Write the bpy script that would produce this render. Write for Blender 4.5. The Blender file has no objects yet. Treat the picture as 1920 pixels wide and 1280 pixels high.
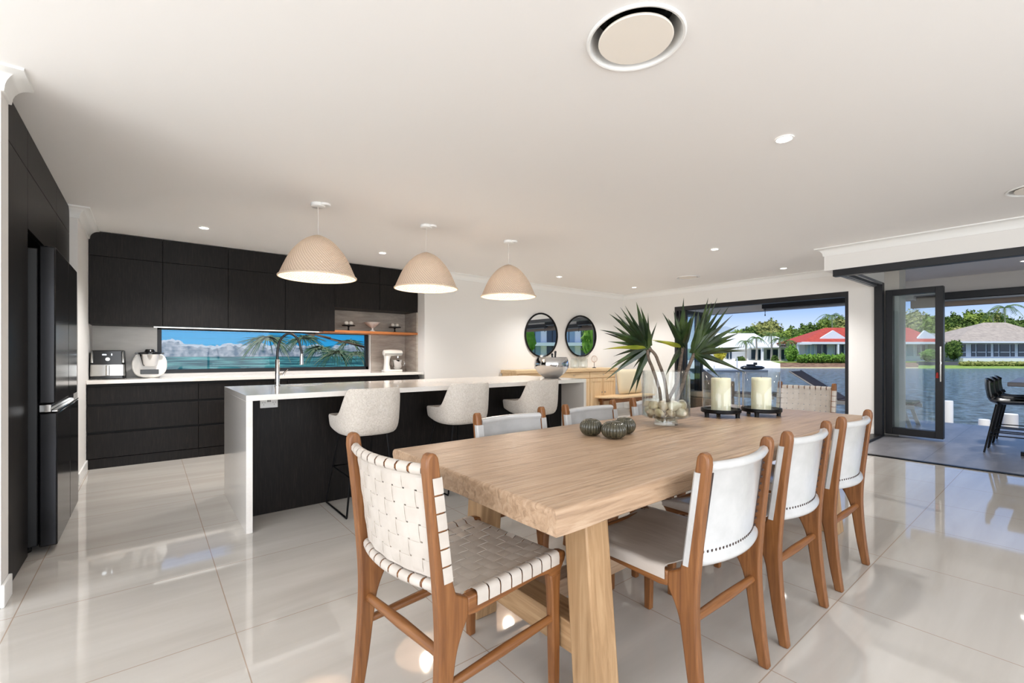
import bpy, math, random
from mathutils import Vector, Matrix, noise
PI = math.pi
SC = bpy.context.scene
COL = SC.collection
R_ = math.radians

# ---------------------------------------------------------------- camera, sky, sun, fill light, exposure
YAW = 0.677615; FP = 846.7; HC = 1.23
cam = bpy.data.cameras.new('camera'); cam.sensor_width = 36.0; cam.lens = 36.0*FP/1920
cam.shift_y = 25.17/1920; cam.clip_end = 900; cam.clip_start = 0.05
camo = bpy.data.objects.new('camera', cam); COL.objects.link(camo)
camo.location = (0, 0, HC); camo.rotation_euler = (PI/2, 0, -YAW)
SC.camera = camo
SC.view_settings.view_transform = 'Standard'; SC.view_settings.look = 'None'
SC.view_settings.gamma = 1.0; SC.view_settings.use_curve_mapping = False
SC.view_settings.exposure = 0.97
SC.cycles.max_bounces = 10; SC.cycles.diffuse_bounces = 5; SC.cycles.glossy_bounces = 5
SC.cycles.transmission_bounces = 6; SC.cycles.transparent_max_bounces = 16
SC.cycles.sample_clamp_indirect = 6.0; SC.cycles.use_denoising = True
SC.cycles.caustics_reflective = False; SC.cycles.caustics_refractive = False

def S(r, g, b):
    f = lambda c: (c/255/12.92) if c/255 <= 0.04045 else ((c/255+0.055)/1.055)**2.4
    return (f(r), f(g), f(b), 1.0)

world = bpy.data.worlds.new('sky'); SC.world = world; world.use_nodes = True
nt = world.node_tree; nt.nodes.clear()
tc = nt.nodes.new('ShaderNodeTexCoord'); sx = nt.nodes.new('ShaderNodeSeparateXYZ')
rp = nt.nodes.new('ShaderNodeValToRGB'); bg = nt.nodes.new('ShaderNodeBackground'); wo = nt.nodes.new('ShaderNodeOutputWorld')
nt.links.new(tc.outputs['Generated'], sx.inputs[0]); nt.links.new(sx.outputs['Z'], rp.inputs[0])
e = rp.color_ramp.elements
e[0].position = 0.0; e[0].color = S(236, 244, 253)
e[1].position = 1.0; e[1].color = S(150, 182, 232)
for p_, c_ in ((0.035, S(220, 233, 250)), (0.105, S(128, 174, 238)), (0.3, S(126, 168, 232))):
    q_ = e.new(p_); q_.color = c_
nt.links.new(rp.outputs[0], bg.inputs[0]); bg.inputs[1].default_value = 0.59
nt.links.new(bg.outputs[0], wo.inputs[0])

def lamp(name, kind, loc, energy, color=(1, 1, 1), rot=(0, 0, 0), **kw):
    l = bpy.data.lights.new(name, kind); l.energy = energy; l.color = color
    for k, v in kw.items(): setattr(l, k, v)
    o = bpy.data.objects.new(name, l); COL.objects.link(o); o.location = loc; o.rotation_euler = rot
    return o
sun = lamp('sun', 'SUN', (0, 0, 20), 2.05, (1.0, 0.95, 0.86), (R_(27), 0, R_(-62)), angle=R_(0.6))
# added area lights filling the room from unseen openings behind the camera
lamp('fill_light', 'AREA', (0.6, -3.45, 1.35), 105, (0.97, 0.99, 1.0), (R_(90), 0, 0), shape='RECTANGLE', size=5.6, size_y=2.2)
lamp('fill_light', 'AREA', (-3.45, 0.2, 1.35), 78, (0.97, 0.99, 1.0), (R_(90), 0, R_(-90)), shape='RECTANGLE', size=4.6, size_y=2.2)

# ---------------------------------------------------------------- helpers
def Fw(): return Vector((math.sin(YAW), math.cos(YAW), 0))
def Rt(): return Vector((math.cos(YAW), -math.sin(YAW), 0))
def at(px, py, D):
    "the point D metres ahead that the photograph shows at px, py"
    return Fw()*D + Rt()*((px-960)/FP*D) + Vector((0, 0, HC-(py-665.17)*D/FP))

class MB:
    def __init__(s, T=None): s.v = []; s.f = []; s.m = []; s.T = T
    def add(s, vs, fs, m=0):
        b = len(s.v)
        for p in vs:
            p = Vector(p)
            s.v.append(s.T @ p if s.T else p)
        for f in fs: s.f.append(tuple(i+b for i in f)); s.m.append(m)
    def box(s, x0, x1, y0, y1, z0, z1, m=0, M=None):
        vs = [Vector((x, y, z)) for z in (z0, z1) for y in (y0, y1) for x in (x0, x1)]
        if M: vs = [M @ p for p in vs]
        s.add(vs, [(0, 2, 3, 1), (4, 5, 7, 6), (0, 1, 5, 4), (2, 6, 7, 3), (0, 4, 6, 2), (1, 3, 7, 5)], m)
    def loft(s, rings, m=0, caps=True, closed=False):
        n = len(rings[0]); vs = [p for r in rings for p in r]; fs = []
        k = len(rings)
        for i in range(k if closed else k-1):
            a = i*n; b = ((i+1) % k)*n
            for j in range(n):
                fs.append((a+j, a+(j+1) % n, b+(j+1) % n, b+j))
        if caps and not closed:
            fs.append(tuple(reversed(range(n)))); fs.append(tuple((k-1)*n+j for j in range(n)))
        s.add(vs, fs, m)
    def tube(s, pts, r, seg=10, m=0, closed=False):
        pts = [Vector(p) for p in pts]; n = len(pts); rings = []; prev = None
        for i, p in enumerate(pts):
            if closed: t = pts[(i+1) % n]-pts[i-1]
            else: t = pts[min(i+1, n-1)]-pts[max(i-1, 0)]
            t.normalize()
            if prev is None:
                u = t.cross(Vector((0, 0, 1)))
                if u.length < 1e-3: u = t.cross(Vector((1, 0, 0)))
            else: u = prev-t*prev.dot(t)
            u.normalize(); prev = u; w = t.cross(u)
            rr = r[i] if isinstance(r, (list, tuple)) else r
            rings.append([p+(u*math.cos(a)+w*math.sin(a))*rr for a in [2*PI*k/seg for k in range(seg)]])
        s.loft(rings, m, closed=closed)
    def lathe(s, prof, c=(0, 0, 0), seg=32, m=0, caps=True, ax=None):
        rings = []
        for r, z in prof:
            rings.append([Vector((c[0]+r*math.cos(2*PI*k/seg), c[1]+r*math.sin(2*PI*k/seg), c[2]+z)) for k in range(seg)])
        s.loft(rings, m, caps=caps)
    def prism(s, poly, axis, a, b, m=0):
        "poly in the plane across axis, extruded from a to b; axis x: (y,z), y: (x,z), z: (x,y)"
        def P(p, t):
            return {'x': (t, p[0], p[1]), 'y': (p[0], t, p[1]), 'z': (p[0], p[1], t)}[axis]
        s.loft([[Vector(P(p, a)) for p in poly], [Vector(P(p, b)) for p in poly]], m)
    def ribbon(s, pts, wd, w, th, m=0):
        pts = [Vector(p) for p in pts]; wd = Vector(wd).normalized(); rings = []
        for i, p in enumerate(pts):
            t = (pts[min(i+1, len(pts)-1)]-pts[max(i-1, 0)]).normalized(); n = t.cross(wd).normalized()
            rings.append([p-wd*w/2-n*th/2, p+wd*w/2-n*th/2, p+wd*w/2+n*th/2, p-wd*w/2+n*th/2])
        s.loft(rings, m)
    def sphere(s, c, rx, ry=None, rz=None, seg=16, rg=10, m=0):
        ry = ry or rx; rz = rz or rx
        rings = []
        for i in range(1, rg):
            a = PI*i/rg
            rings.append([Vector((c[0]+rx*math.sin(a)*math.cos(2*PI*k/seg), c[1]+ry*math.sin(a)*math.sin(2*PI*k/seg), c[2]-rz*math.cos(a))) for k in range(seg)])
        s.loft(rings, m)
    def build(s, name, mats, parent=None, bevel=0, smooth=True, ang=35, seg=2):
        me = bpy.data.meshes.new(name)
        me.from_pydata([tuple(p) for p in s.v], [], s.f)
        if not isinstance(mats, (list, tuple)): mats = [mats]
        for m in mats: me.materials.append(m)
        me.polygons.foreach_set('material_index', s.m)
        if smooth:
            me.polygons.foreach_set('use_smooth', [True]*len(s.f)); me.set_sharp_from_angle(angle=R_(ang))
        me.update()
        o = bpy.data.objects.new(name, me); COL.objects.link(o)
        if parent: o.parent = parent
        if bevel:
            b = o.modifiers.new('edge', 'BEVEL'); b.width = bevel; b.segments = seg; b.limit_method = 'ANGLE'; b.angle_limit = R_(40)
            b.harden_normals = False
        return o

def tag(o, label, cat, group=None, kind=None):
    o['label'] = label; o['category'] = cat
    if group: o['group'] = group
    if kind: o['kind'] = kind
    return o
def thing(name, label, cat, loc=(0, 0, 0), rz=0, group=None):
    o = bpy.data.objects.new(name, None); COL.objects.link(o); o.empty_display_size = 0.1
    o.location = loc; o.rotation_euler = (0, 0, rz)
    return tag(o, label, cat, group)
def struct(o):
    o['kind'] = 'structure'; return o
def copy_tree(o, label=None, loc=None, rz=None, parent=None):
    c = o.copy(); COL.objects.link(c)
    if parent: c.parent = parent
    if label: c['label'] = label
    if loc is not None: c.location = loc
    if rz is not None: c.rotation_euler = (0, 0, rz)
    for ch in [x for x in COL.objects if x.parent == o]: copy_tree(ch, parent=c)
    return c
def spline(pts, n=8):
    pts = [Vector(p) for p in pts]; out = []
    for i in range(len(pts)-1):
        p0 = pts[max(i-1, 0)]; p1 = pts[i]; p2 = pts[i+1]; p3 = pts[min(i+2, len(pts)-1)]
        for k in range(n):
            t = k/n
            out.append(0.5*((2*p1)+(p2-p0)*t+(2*p0-5*p1+4*p2-p3)*t*t+(3*p1-p0-3*p2+p3)*t*t*t))
    out.append(pts[-1]); return out

# ---------------------------------------------------------------- materials
def mat(name, col, rough=0.5, metal=0.0, spec=None, alpha=None, trans=None, ior=None, coat=None, sheen=None):
    m = bpy.data.materials.new(name); m.use_nodes = True
    b = m.node_tree.nodes['Principled BSDF']
    b.inputs['Base Color'].default_value = col; b.inputs['Roughness'].default_value = rough; b.inputs['Metallic'].default_value = metal
    if spec is not None: b.inputs['Specular IOR Level'].default_value = spec
    if trans is not None: b.inputs['Transmission Weight'].default_value = trans
    if ior: b.inputs['IOR'].default_value = ior
    if coat is not None: b.inputs['Coat Weight'].default_value = coat; b.inputs['Coat Roughness'].default_value = 0.1
    if sheen is not None: b.inputs['Sheen Weight'].default_value = sheen
    return m
def N(m, t): return m.node_tree.nodes.new(t)
def L(m, a, b): m.node_tree.links.new(a, b)
def coords(m, scale=(1, 1, 1), rot=(0, 0, 0), src='Object'):
    t = N(m, 'ShaderNodeTexCoord'); mp = N(m, 'ShaderNodeMapping')
    mp.inputs['Scale'].default_value = scale; mp.inputs['Rotation'].default_value = rot
    L(m, t.outputs[src], mp.inputs[0]); return mp.outputs[0]
def noisy(m, cols, scale, nscale=4, detail=5, rough=0.6, dist=0.0, bump=0.0, bdist=0.01, src='Object', lo=0.3, hi=0.7):
    b = m.node_tree.nodes['Principled BSDF']
    v = coords(m, scale, src=src); n = N(m, 'ShaderNodeTexNoise'); n.inputs['Scale'].default_value = nscale
    n.inputs['Detail'].default_value = detail; n.inputs['Roughness'].default_value = rough; n.inputs['Distortion'].default_value = dist
    L(m, v, n.inputs['Vector']); r = N(m, 'ShaderNodeValToRGB'); L(m, n.outputs['Fac'], r.inputs[0])
    el = r.color_ramp.elements; el[0].position = lo; el[0].color = cols[0]; el[1].position = hi; el[1].color = cols[-1]
    for i, c in enumerate(cols[1:-1]): q = el.new(lo+(hi-lo)*(i+1)/(len(cols)-1)); q.color = c
    L(m, r.outputs[0], b.inputs['Base Color'])
    if bump:
        bp = N(m, 'ShaderNodeBump'); bp.inputs['Strength'].default_value = bump; bp.inputs['Distance'].default_value = bdist
        L(m, n.outputs['Fac'], bp.inputs['Height']); L(m, bp.outputs[0], b.inputs['Normal'])
    return m
def emit(name, col, st):
    m = mat(name, col, 0.5); b = m.node_tree.nodes['Principled BSDF']
    b.inputs['Emission Color'].default_value = col; b.inputs['Emission Strength'].default_value = st; return m
def glass(name, tint=(1, 1, 1, 1), ior=1.45, rough=0.0, mx=1.0):
    "clear sheet: reflects by the viewing angle alike on both faces"
    m = bpy.data.materials.new(name); m.use_nodes = True; nt = m.node_tree; nt.nodes.clear()
    o = nt.nodes.new('ShaderNodeOutputMaterial'); t = nt.nodes.new('ShaderNodeBsdfTransparent'); g = nt.nodes.new('ShaderNodeBsdfGlossy')
    x = nt.nodes.new('ShaderNodeMixShader'); lw = nt.nodes.new('ShaderNodeLayerWeight'); pw = nt.nodes.new('ShaderNodeMath'); pw.operation = 'POWER'; pw.inputs[1].default_value = 4.0; nt.links.new(lw.outputs['Facing'], pw.inputs[0]); f = nt.nodes.new('ShaderNodeMath'); f.operation = 'MULTIPLY_ADD'; f.inputs[1].default_value = 0.75; f.inputs[2].default_value = 0.045; nt.links.new(pw.outputs[0], f.inputs[0])
    t.inputs[0].default_value = tint; g.inputs['Roughness'].default_value = rough
    q = nt.nodes.new('ShaderNodeMath'); q.operation = 'MULTIPLY'; q.inputs[1].default_value = mx
    nt.links.new(f.outputs[0], q.inputs[0]); nt.links.new(q.outputs[0], x.inputs[0])
    nt.links.new(t.outputs[0], x.inputs[1]); nt.links.new(g.outputs[0], x.inputs[2]); nt.links.new(x.outputs[0], o.inputs[0]); return m

white = mat('white_paint', S(240, 238, 235), 0.55)
ceil_m = mat('ceiling_paint', S(243, 241, 239), 0.7)
wallm = mat('wall_paint', S(238, 236, 233), 0.6)
glossw = mat('gloss_trim', S(242, 242, 240), 0.35)
# floor tiles 0.795 m square, dark grout lines set by the tile grid
floorm = mat('polished_tile', S(222, 212, 202), 0.045, spec=0.85)
noisy(floorm, [S(184, 178, 170), S(195, 190, 183), S(205, 201, 195)], (0.35, 3.0, 1), 1.6, 4, 0.55, 0.4, lo=0.25, hi=0.75)
def grout(m, ox, oy, step, wid, col, rough_line=None):
    b = m.node_tree.nodes['Principled BSDF']; src = b.inputs['Base Color'].links[0].from_socket
    t = N(m, 'ShaderNodeTexCoord'); s = N(m, 'ShaderNodeSeparateXYZ'); L(m, t.outputs['Object'], s.inputs[0])
    def line(sock, off, st):
        a = N(m, 'ShaderNodeMath'); a.operation = 'SUBTRACT'; a.inputs[1].default_value = off; L(m, sock, a.inputs[0])
        w = N(m, 'ShaderNodeMath'); w.operation = 'PINGPONG'; w.inputs[1].default_value = st/2; L(m, a.outputs[0], w.inputs[0])
        c = N(m, 'ShaderNodeMath'); c.operation = 'LESS_THAN'; c.inputs[1].default_value = wid; L(m, w.outputs[0], c.inputs[0]); return c.outputs[0]
    sx_, sy_ = step if isinstance(step, tuple) else (step, step)
    a = line(s.outputs['X'], ox, sx_); c = line(s.outputs['Y'], oy, sy_)
    mx = N(m, 'ShaderNodeMath'); mx.operation = 'MAXIMUM'; L(m, a, mx.inputs[0]); L(m, c, mx.inputs[1])
    mix = N(m, 'ShaderNodeMix'); mix.data_type = 'RGBA'; L(m, mx.outputs[0], mix.inputs[0]); L(m, src, mix.inputs[6]); mix.inputs[7].default_value = col
    L(m, mix.outputs[2], b.inputs['Base Color'])
grout(floorm, 0.302, 0.739, (0.7955, 0.7915), 0.0022, S(168, 150, 134))
patiom = mat('grey_outdoor_tile', S(130, 130, 134), 0.35)
noisy(patiom, [S(118, 117, 122), S(134, 133, 137), S(150, 149, 153)], (0.6, 2.0, 1), 2.5, 5, 0.6, 0.3)
grout(patiom, 6.95, 0.2, 0.9, 0.004, S(100, 100, 102))

def wood(name, c0, c1, c2, axis='x', rough=0.45, scale=1.0, bump=0.15, knots=False):
    m = mat(name, c1, rough)
    k = {'x': (0.35, 6, 6), 'y': (6, 0.35, 6), 'z': (6, 6, 0.35)}[axis]
    noisy(m, [c0, c1, c2], tuple(a*scale for a in k), 5, 8, 0.62, 1.1, bump=bump, bdist=0.004, lo=0.28, hi=0.72)
    return m
oak = wood('pale_oak_x', S(140, 114, 90), S(174, 145, 118), S(192, 166, 140), 'x', 0.28, 1.3, 0.8)
def cracks(m, scale, col, lo=0.60, hi=0.66, k=1.0):
    "weathered checks and knots in the timber itself"
    b = m.node_tree.nodes['Principled BSDF']; src = b.inputs['Base Color'].links[0].from_socket
    v = coords(m, scale); n = N(m, 'ShaderNodeTexNoise'); n.inputs['Scale'].default_value = 3.2; n.inputs['Detail'].default_value = 9; n.inputs['Roughness'].default_value = 0.7; n.inputs['Distortion'].default_value = 2.2; L(m, v, n.inputs['Vector'])
    r = N(m, 'ShaderNodeMapRange'); r.inputs['From Min'].default_value = lo; r.inputs['From Max'].default_value = hi; r.inputs['To Max'].default_value = k; L(m, n.outputs['Fac'], r.inputs['Value'])
    x = N(m, 'ShaderNodeMix'); x.data_type = 'RGBA'; L(m, r.outputs[0], x.inputs[0]); L(m, src, x.inputs[6]); x.inputs[7].default_value = col; L(m, x.outputs[2], b.inputs['Base Color'])
cracks(oak, (0.7, 4.5, 6), S(118, 94, 68), 0.60, 0.72, 0.75)
oakz = wood('pale_oak_z', S(142, 110, 76), S(170, 136, 98), S(188, 156, 118), 'z', 0.5, 1.0, 0.25)
oaky = wood('pale_oak_y', S(142, 110, 76), S(170, 136, 98), S(188, 156, 118), 'y', 0.5, 1.0, 0.25)
teak = wood('teak', S(98, 58, 28), S(126, 80, 42), S(146, 98, 56), 'z', 0.38, 1.4, 0.08)
teaky = wood('teak_y', S(98, 58, 28), S(126, 80, 42), S(146, 98, 56), 'y', 0.38, 1.4, 0.08)
teakx = wood('teak_x', S(98, 58, 28), S(126, 80, 42), S(146, 98, 56), 'x', 0.38, 1.4, 0.08)
blackoak = wood('black_oak', S(15, 13, 12), S(24, 21, 20), S(42, 37, 34), 'z', 0.45, 3.2, 0.12)
blackoak.node_tree.nodes['Principled BSDF'].inputs['Specular IOR Level'].default_value = 0.2
groovem = mat('groove_black', S(14, 14, 15), 0.6)
stone = mat('white_stone', S(232, 227, 220), 0.07, spec=0.55)
noisy(stone, [S(232, 228, 222), S(236, 232, 227)], (1, 1, 1), 60, 3, 0.6)
splash = mat('stone_splashback', S(176, 166, 155), 0.25)
noisy(splash, [S(160, 150, 140), S(178, 169, 159), S(196, 188, 178)], (1, 1, 5), 3, 6, 0.65, 0.5)
fridgem = mat('black_steel', S(40, 40, 42), 0.16, 0.75)
fridges = mat('black_steel_side', S(34, 34, 35), 0.38, 0.3)
chrome = mat('chrome', S(215, 215, 215), 0.08, 1.0)
steel = mat('brushed_steel', S(190, 188, 184), 0.22, 1.0)
blackm = mat('black_metal', S(16, 16, 18), 0.38, 0.6)
blackp = mat('black_plastic', S(14, 14, 16), 0.25)
alum = mat('charcoal_aluminium', S(30, 31, 35), 0.4, 0.2)
alumg = mat('grey_aluminium', S(120, 125, 132), 0.35, 0.5)
pane = glass('pane_glass', (0.93, 0.96, 0.97, 1), 1.45, 0.0, 0.9)
vaseg = glass('vase_glass', (0.97, 0.985, 0.98, 1), 1.5, 0.0, 1.2)
waterin = glass('vase_water', (0.93, 0.95, 0.93, 1), 1.33, 0.0, 0.8)
leatherw = mat('white_leather', S(226, 223, 219), 0.26, coat=0.4)
noisy(leatherw, [S(184, 184, 183), S(199, 199, 198)], (1, 1, 1), 9, 5, 0.6, bump=0.05, bdist=0.002)
leathers = mat('seat_leather', S(206, 198, 190), 0.28, coat=0.35)
noisy(leathers, [S(176, 166, 157), S(200, 192, 184)], (6, 1, 1), 3, 5, 0.6, 1.0, bump=0.12, bdist=0.004)
strapm = mat('leather_strap', S(222, 214, 204), 0.42)
noisy(strapm, [S(186, 177, 167), S(202, 194, 185)], (1, 1, 1), 8, 4, 0.6)
stitch = mat('stitch_thread', S(62, 46, 40), 0.7)
boucle = mat('boucle', S(214, 205, 194), 0.95, sheen=0.3)
noisy(boucle, [S(208, 198, 186), S(220, 211, 200), S(229, 221, 211)], (1, 1, 1), 85, 3, 0.6, 0.8, bump=0.8, bdist=0.01, lo=0.35, hi=0.65)
# ---------------------------------------------------------------- the room
ZC = 2.615
def sbox(name, x0, x1, y0, y1, z0, z1, m, bevel=0):
    b = MB(); b.box(x0, x1, y0, y1, z0, z1); return struct(b.build(name, m, bevel=bevel))
b = MB(); b.box(-3.6, 6.90, -3.6, 1.86, -0.2, 0.0); b.box(-3.6, 8.66, 1.86, 7.28, -0.2, 0.0); struct(b.build('floor', floorm))
b = MB()   # indoor ceiling: a main sheet and the part running on to the window wall
b.box(-3.6, 6.93, -3.6, 7.5, ZC, ZC+0.25); b.box(6.93, 8.9, 1.95, 7.5, ZC, ZC+0.25)
struct(b.build('ceiling', ceil_m))
# back wall right of the kitchen alcove
sbox('wall_back', 3.49, 8.9, 6.6, 7.5, 0, ZC, wallm)
# kitchen alcove wall with the long window hole
b = MB(); WX0, WX1, WZ0, WZ1 = 0.085, 2.84, 0.985, 1.60
b.box(-0.9, WX0, 7.28, 7.5, 0, ZC); b.box(WX1, 3.49, 7.28, 7.5, 0, ZC); b.box(WX0, WX1, 7.28, 7.5, 0, WZ0); b.box(WX0, WX1, 7.28, 7.5, WZ1, ZC)
struct(b.build('wall_kitchen', wallm))
sbox('wall_nib', -0.9, -0.52, 5.87, 7.28, 0, ZC, wallm)
b = MB(); b.box(-3.6, -0.56, 3.27, 3.42, 0, ZC); b.box(-3.6, -1.3, 3.42, 7.5, 0, ZC); b.box(-1.3, -0.9, 7.28, 7.5, 0, ZC)
struct(b.build('wall_left', wallm))
# window wall at the far right, opening y 2.235..5.27
OX, OY0, OY1, OZ = 8.65, 2.235, 5.272, 2.24
b = MB(); b.box(OX, OX+0.25, 1.84, OY0, 0, ZC); b.box(OX, OX+0.25, OY1, 6.6, 0, ZC); b.box(OX, OX+0.25, OY0, OY1, OZ, ZC)
struct(b.build('wall_right', wallm))
# bulkhead over the corner opening (patio side)
b = MB(); b.box(6.88, 7.08, -3.6, 2.04, 2.325, ZC); b.box(7.08, 8.65, 1.84, 2.04, 2.325, ZC)
struct(b.build('wall_bulkhead', wallm))
sbox('wall_outer', 6.88, 7.08, -3.6, -2.2, 0, 2.325, wallm)
# unseen room behind the photographer: large openings added to let in light, walls around
b = MB()
b.box(-3.6, 6.9, -3.6, -3.5, 2.5, ZC); b.box(-3.6, -2.3, -3.6, -3.5, 0, 2.5); b.box(3.6, 6.9, -3.6, -3.5, 0, 2.5); b.box(-2.3, 3.6, -3.6, -3.5, 0, 0.22)
struct(b.build('wall_front', wallm))
b = MB()
b.box(-3.6, -3.5, -3.5, 3.27, 2.5, ZC); b.box(-3.6, -3.5, -3.5, -2.2, 0, 2.5); b.box(-3.6, -3.5, 2.6, 3.27, 0, 2.5); b.box(-3.6, -3.5, -2.2, 2.6, 0, 0.22)
struct(b.build('wall_side', wallm))
# cornices: cove profile swept along the wall heads
def cove(name, pts, w=0.09):
    "pts: corner points (x, y, nx, ny) with the mitre offset direction into the room"
    prof = [(0, -w-0.012), (0.012, -w-0.012), (0.014, -w)] + [(0.014+(w-0.014)*(1-math.cos(a)), -w+(w-0.012)*math.sin(a)) for a in [R_(t) for t in (15, 30, 45, 60, 75, 90)]] + [(w+0.002, 0.0), (0, 0.0)]
    b = MB(); b.loft([[Vector((x+nx*o, y+ny*o, ZC+z)) for o, z in prof] for x, y, nx, ny in pts])
    return struct(b.build(name, glossw, ang=50))
cove('trim_1', [(3.49, 6.6, 0, -1), (8.65, 6.6, -1, -1), (8.65, 2.04, -1, 1), (6.88, 2.04, -1, 1), (6.88, -3.5, -1, 0)])
cove('trim_2', [(-0.56, 3.42, 1, 0), (-0.56, 3.27, 1, -1), (-3.5, 3.27, 1, -1)])
cove('trim_3', [(-0.9, 5.87, 0, -1), (-0.52, 5.87, 1, -1), (-0.52, 7.28, 1, 0)])
def skirt(name, x0, x1, y0, y1): return sbox(name, x0, x1, y0, y1, 0, 0.11, glossw, 0.004)
skirt('baseboard_left', -3.5, -0.56, 3.255, 3.27); skirt('baseboard_end', -0.56, -0.545, 3.255, 3.42)
skirt('baseboard_nib', -0.52, -0.505, 5.86, 6.59); skirt('baseboard_back', 3.6, 8.64, 6.585, 6.6)
skirt('baseboard_right', 8.635, 8.65, 5.3, 6.58); skirt('baseboard_pier', 8.635, 8.65, 1.9, 2.2)

# aluminium frames of the openings
b = MB()
b.box(OX-0.005, OX+0.12, OY0, OY1, OZ-0.085, OZ); b.box(OX-0.005, OX+0.12, OY0, OY0+0.045, 0, OZ-0.085); b.box(OX-0.005, OX+0.12, OY1-0.05, OY1, 0, OZ-0.085)
b.box(OX-0.005, OX+0.12, OY0, OY1, 0.0, 0.02)
w1 = struct(b.build('window_2', alum, bevel=0.003))
def leaf(name, parent, X0, X1, Y0, Y1, z0, z1, fw=0.07, along='x', handle=False, extra=None):
    "a framed glass leaf standing in the plane across its thin direction"
    f = MB()
    if along == 'x':
        f.box(X0, X0+fw, Y0, Y1, z0, z1); f.box(X1-fw, X1, Y0, Y1, z0, z1); f.box(X0+fw, X1-fw, Y0, Y1, z0, z0+fw*1.2); f.box(X0+fw, X1-fw, Y0, Y1, z1-fw, z1)
    else:
        f.box(X0, X1, Y0, Y0+fw, z0, z1); f.box(X0, X1, Y1-fw, Y1, z0, z1); f.box(X0, X1, Y0+fw, Y1-fw, z0, z0+fw*1.2); f.box(X0, X1, Y0+fw, Y1-fw, z1-fw, z1)
    o = f.build(name, alum, parent, bevel=0.003)
    g = MB()
    if along == 'x': ym = (Y0+Y1)/2; g.box(X0+fw, X1-fw, ym-0.003, ym+0.003, z0+fw, z1-fw)
    else: xm = (X0+X1)/2; g.box(xm-0.003, xm+0.003, Y0+fw, Y1-fw, z0+fw, z1-fw)
    g.build('pane', pane, o, smooth=False); return o
for k in range(3):
    yy = 5.20-k*0.065
    leaf('leaf', w1, OX+0.03, OX+0.72, yy-0.04, yy, 0.03, OZ-0.09, 0.06, 'x')
# corner bifold: head tracks, post, sills and the folded pair of leaves
b = MB(); b.box(6.875, 6.98, -2.2, 1.945, 2.24, 2.325)
b.box(8.6, 8.72, 1.80, 1.90, 0, 2.325)
d1 = struct(b.build('door_1', alum, bevel=0.003))
b = MB(); b.box(6.98, 8.6, 1.86, 1.945, 2.27, 2.325); b.box(6.98, 8.6, 1.885, 1.915, 2.262, 2.272)
b.box(6.98, 8.6, 1.80, 1.83, 2.29, 2.325)
b.build('track', alumg, d1, bevel=0.002)
b = MB(); b.box(6.88, 6.935, -2.2, 1.95, 0.0, 0.012); b.box(6.9, 8.6, 1.80, 1.93, 0.0, 0.03)
b.build('sill_track', blackm, d1)
for k, x in enumerate((8.78, 8.85)):
    lf = leaf('door_leaf', d1, x, x+0.055, 1.155, 1.80, 0.03, 2.215, 0.085, 'y')
h = MB(); h.box(8.76, 8.775, 1.172, 1.188, 0.85, 1.35); h.lathe([(0.014, 0), (0.014, 0.03)], (8.767, 1.18, 1.1), 10)
h.build('door_handle', steel, d1)
# kitchen window frame, reveal and sill
b = MB(); fw = 0.045
b.box(WX0, WX1, 7.33, 7.40, WZ0, WZ0+fw+0.01); b.box(WX0, WX1, 7.33, 7.40, WZ1-fw, WZ1); b.box(WX0, WX0+fw, 7.33, 7.40, WZ0, WZ1); b.box(WX1-fw, WX1, 7.33, 7.40, WZ0, WZ1)
w2 = struct(b.build('window_1', alum, bevel=0.003))
b = MB(); b.box(WX0+fw, WX1-fw, 7.36, 7.366, WZ0+fw, WZ1-fw); b.build('pane', glass('window_glass', (0.98, 0.99, 0.99, 1), 1.45, 0.0, 0.3), w2, smooth=False)
# patio roof, beam and pillar
b = MB(); b.box(7.08, 11.35, -4.5, 1.84, 2.60, 2.8); b.box(8.9, 11.35, 1.84, 8.5, 2.60, 2.8)
struct(b.build('ceiling_patio', ceil_m))
pbm = mat('patio_beam', S(214, 210, 205), 0.6)
sbox('trim_4', 11.0, 11.25, -4.5, 1.85, 2.32, 2.60, pbm); sbox('trim_5', 11.0, 11.25, 1.85, 8.5, 2.245, 2.60, pbm)
sbox('trim_6', 11.35, 11.50, -4.5, 1.95, 2.12, 2.62, mat('brown_fascia', S(150, 136, 124), 0.6))
sbox('wall_pillar', 8.9, 9.32, 1.66, 1.98, 0, 2.6, mat('pillar_render', S(206, 202, 194), 0.7))
sbox('floor_patio', 6.88, 11.35, -4.5, 8.5, -0.2, -0.003, patiom)

# ---------------------------------------------------------------- outdoor blinds rolled up under the patio beam
def blind(y0, y1, x, z, label):
    t = thing('outdoor_blind', label, 'blind', (x, (y0+y1)/2, z), 0, 'rolled outdoor blinds'); h = (y1-y0)/2
    b = MB(); b.box(-0.06, 0.06, -h, h, 0, 0.12); b.build('cassette', alum, t, bevel=0.008)
    b = MB(); b.box(-0.02, 0.02, -h+0.02, h-0.02, -0.035, 0.0); b.build('bottom_rail', alumg, t, bevel=0.004)
    for s_ in (-1, 1):
        if x < 10.8: b = MB(); b.box(-0.015, 0.015, s_*(h-0.1)-0.02, s_*(h-0.1)+0.02, 0.12, 2.5995-z); b.build('bracket', alum, t)
    b = MB(); b.tube([(-0.03, h-0.06, 0), (-0.03, h-0.06, -0.13)], 0.006, 6); b.tube([(-0.03, h-0.06, -0.13), (-0.03, h-0.06, -0.16)], 0.012, 6); b.build('crank_loop', blackm, t)
    return t
blind(-2.4, 1.52, 10.939, 2.205, 'long charcoal rolled blind box hanging under the patio beam right of the folded door')
blind(1.95, 4.27, 10.5, 2.24, 'charcoal rolled blind box seen through the far window under the white beam')

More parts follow.
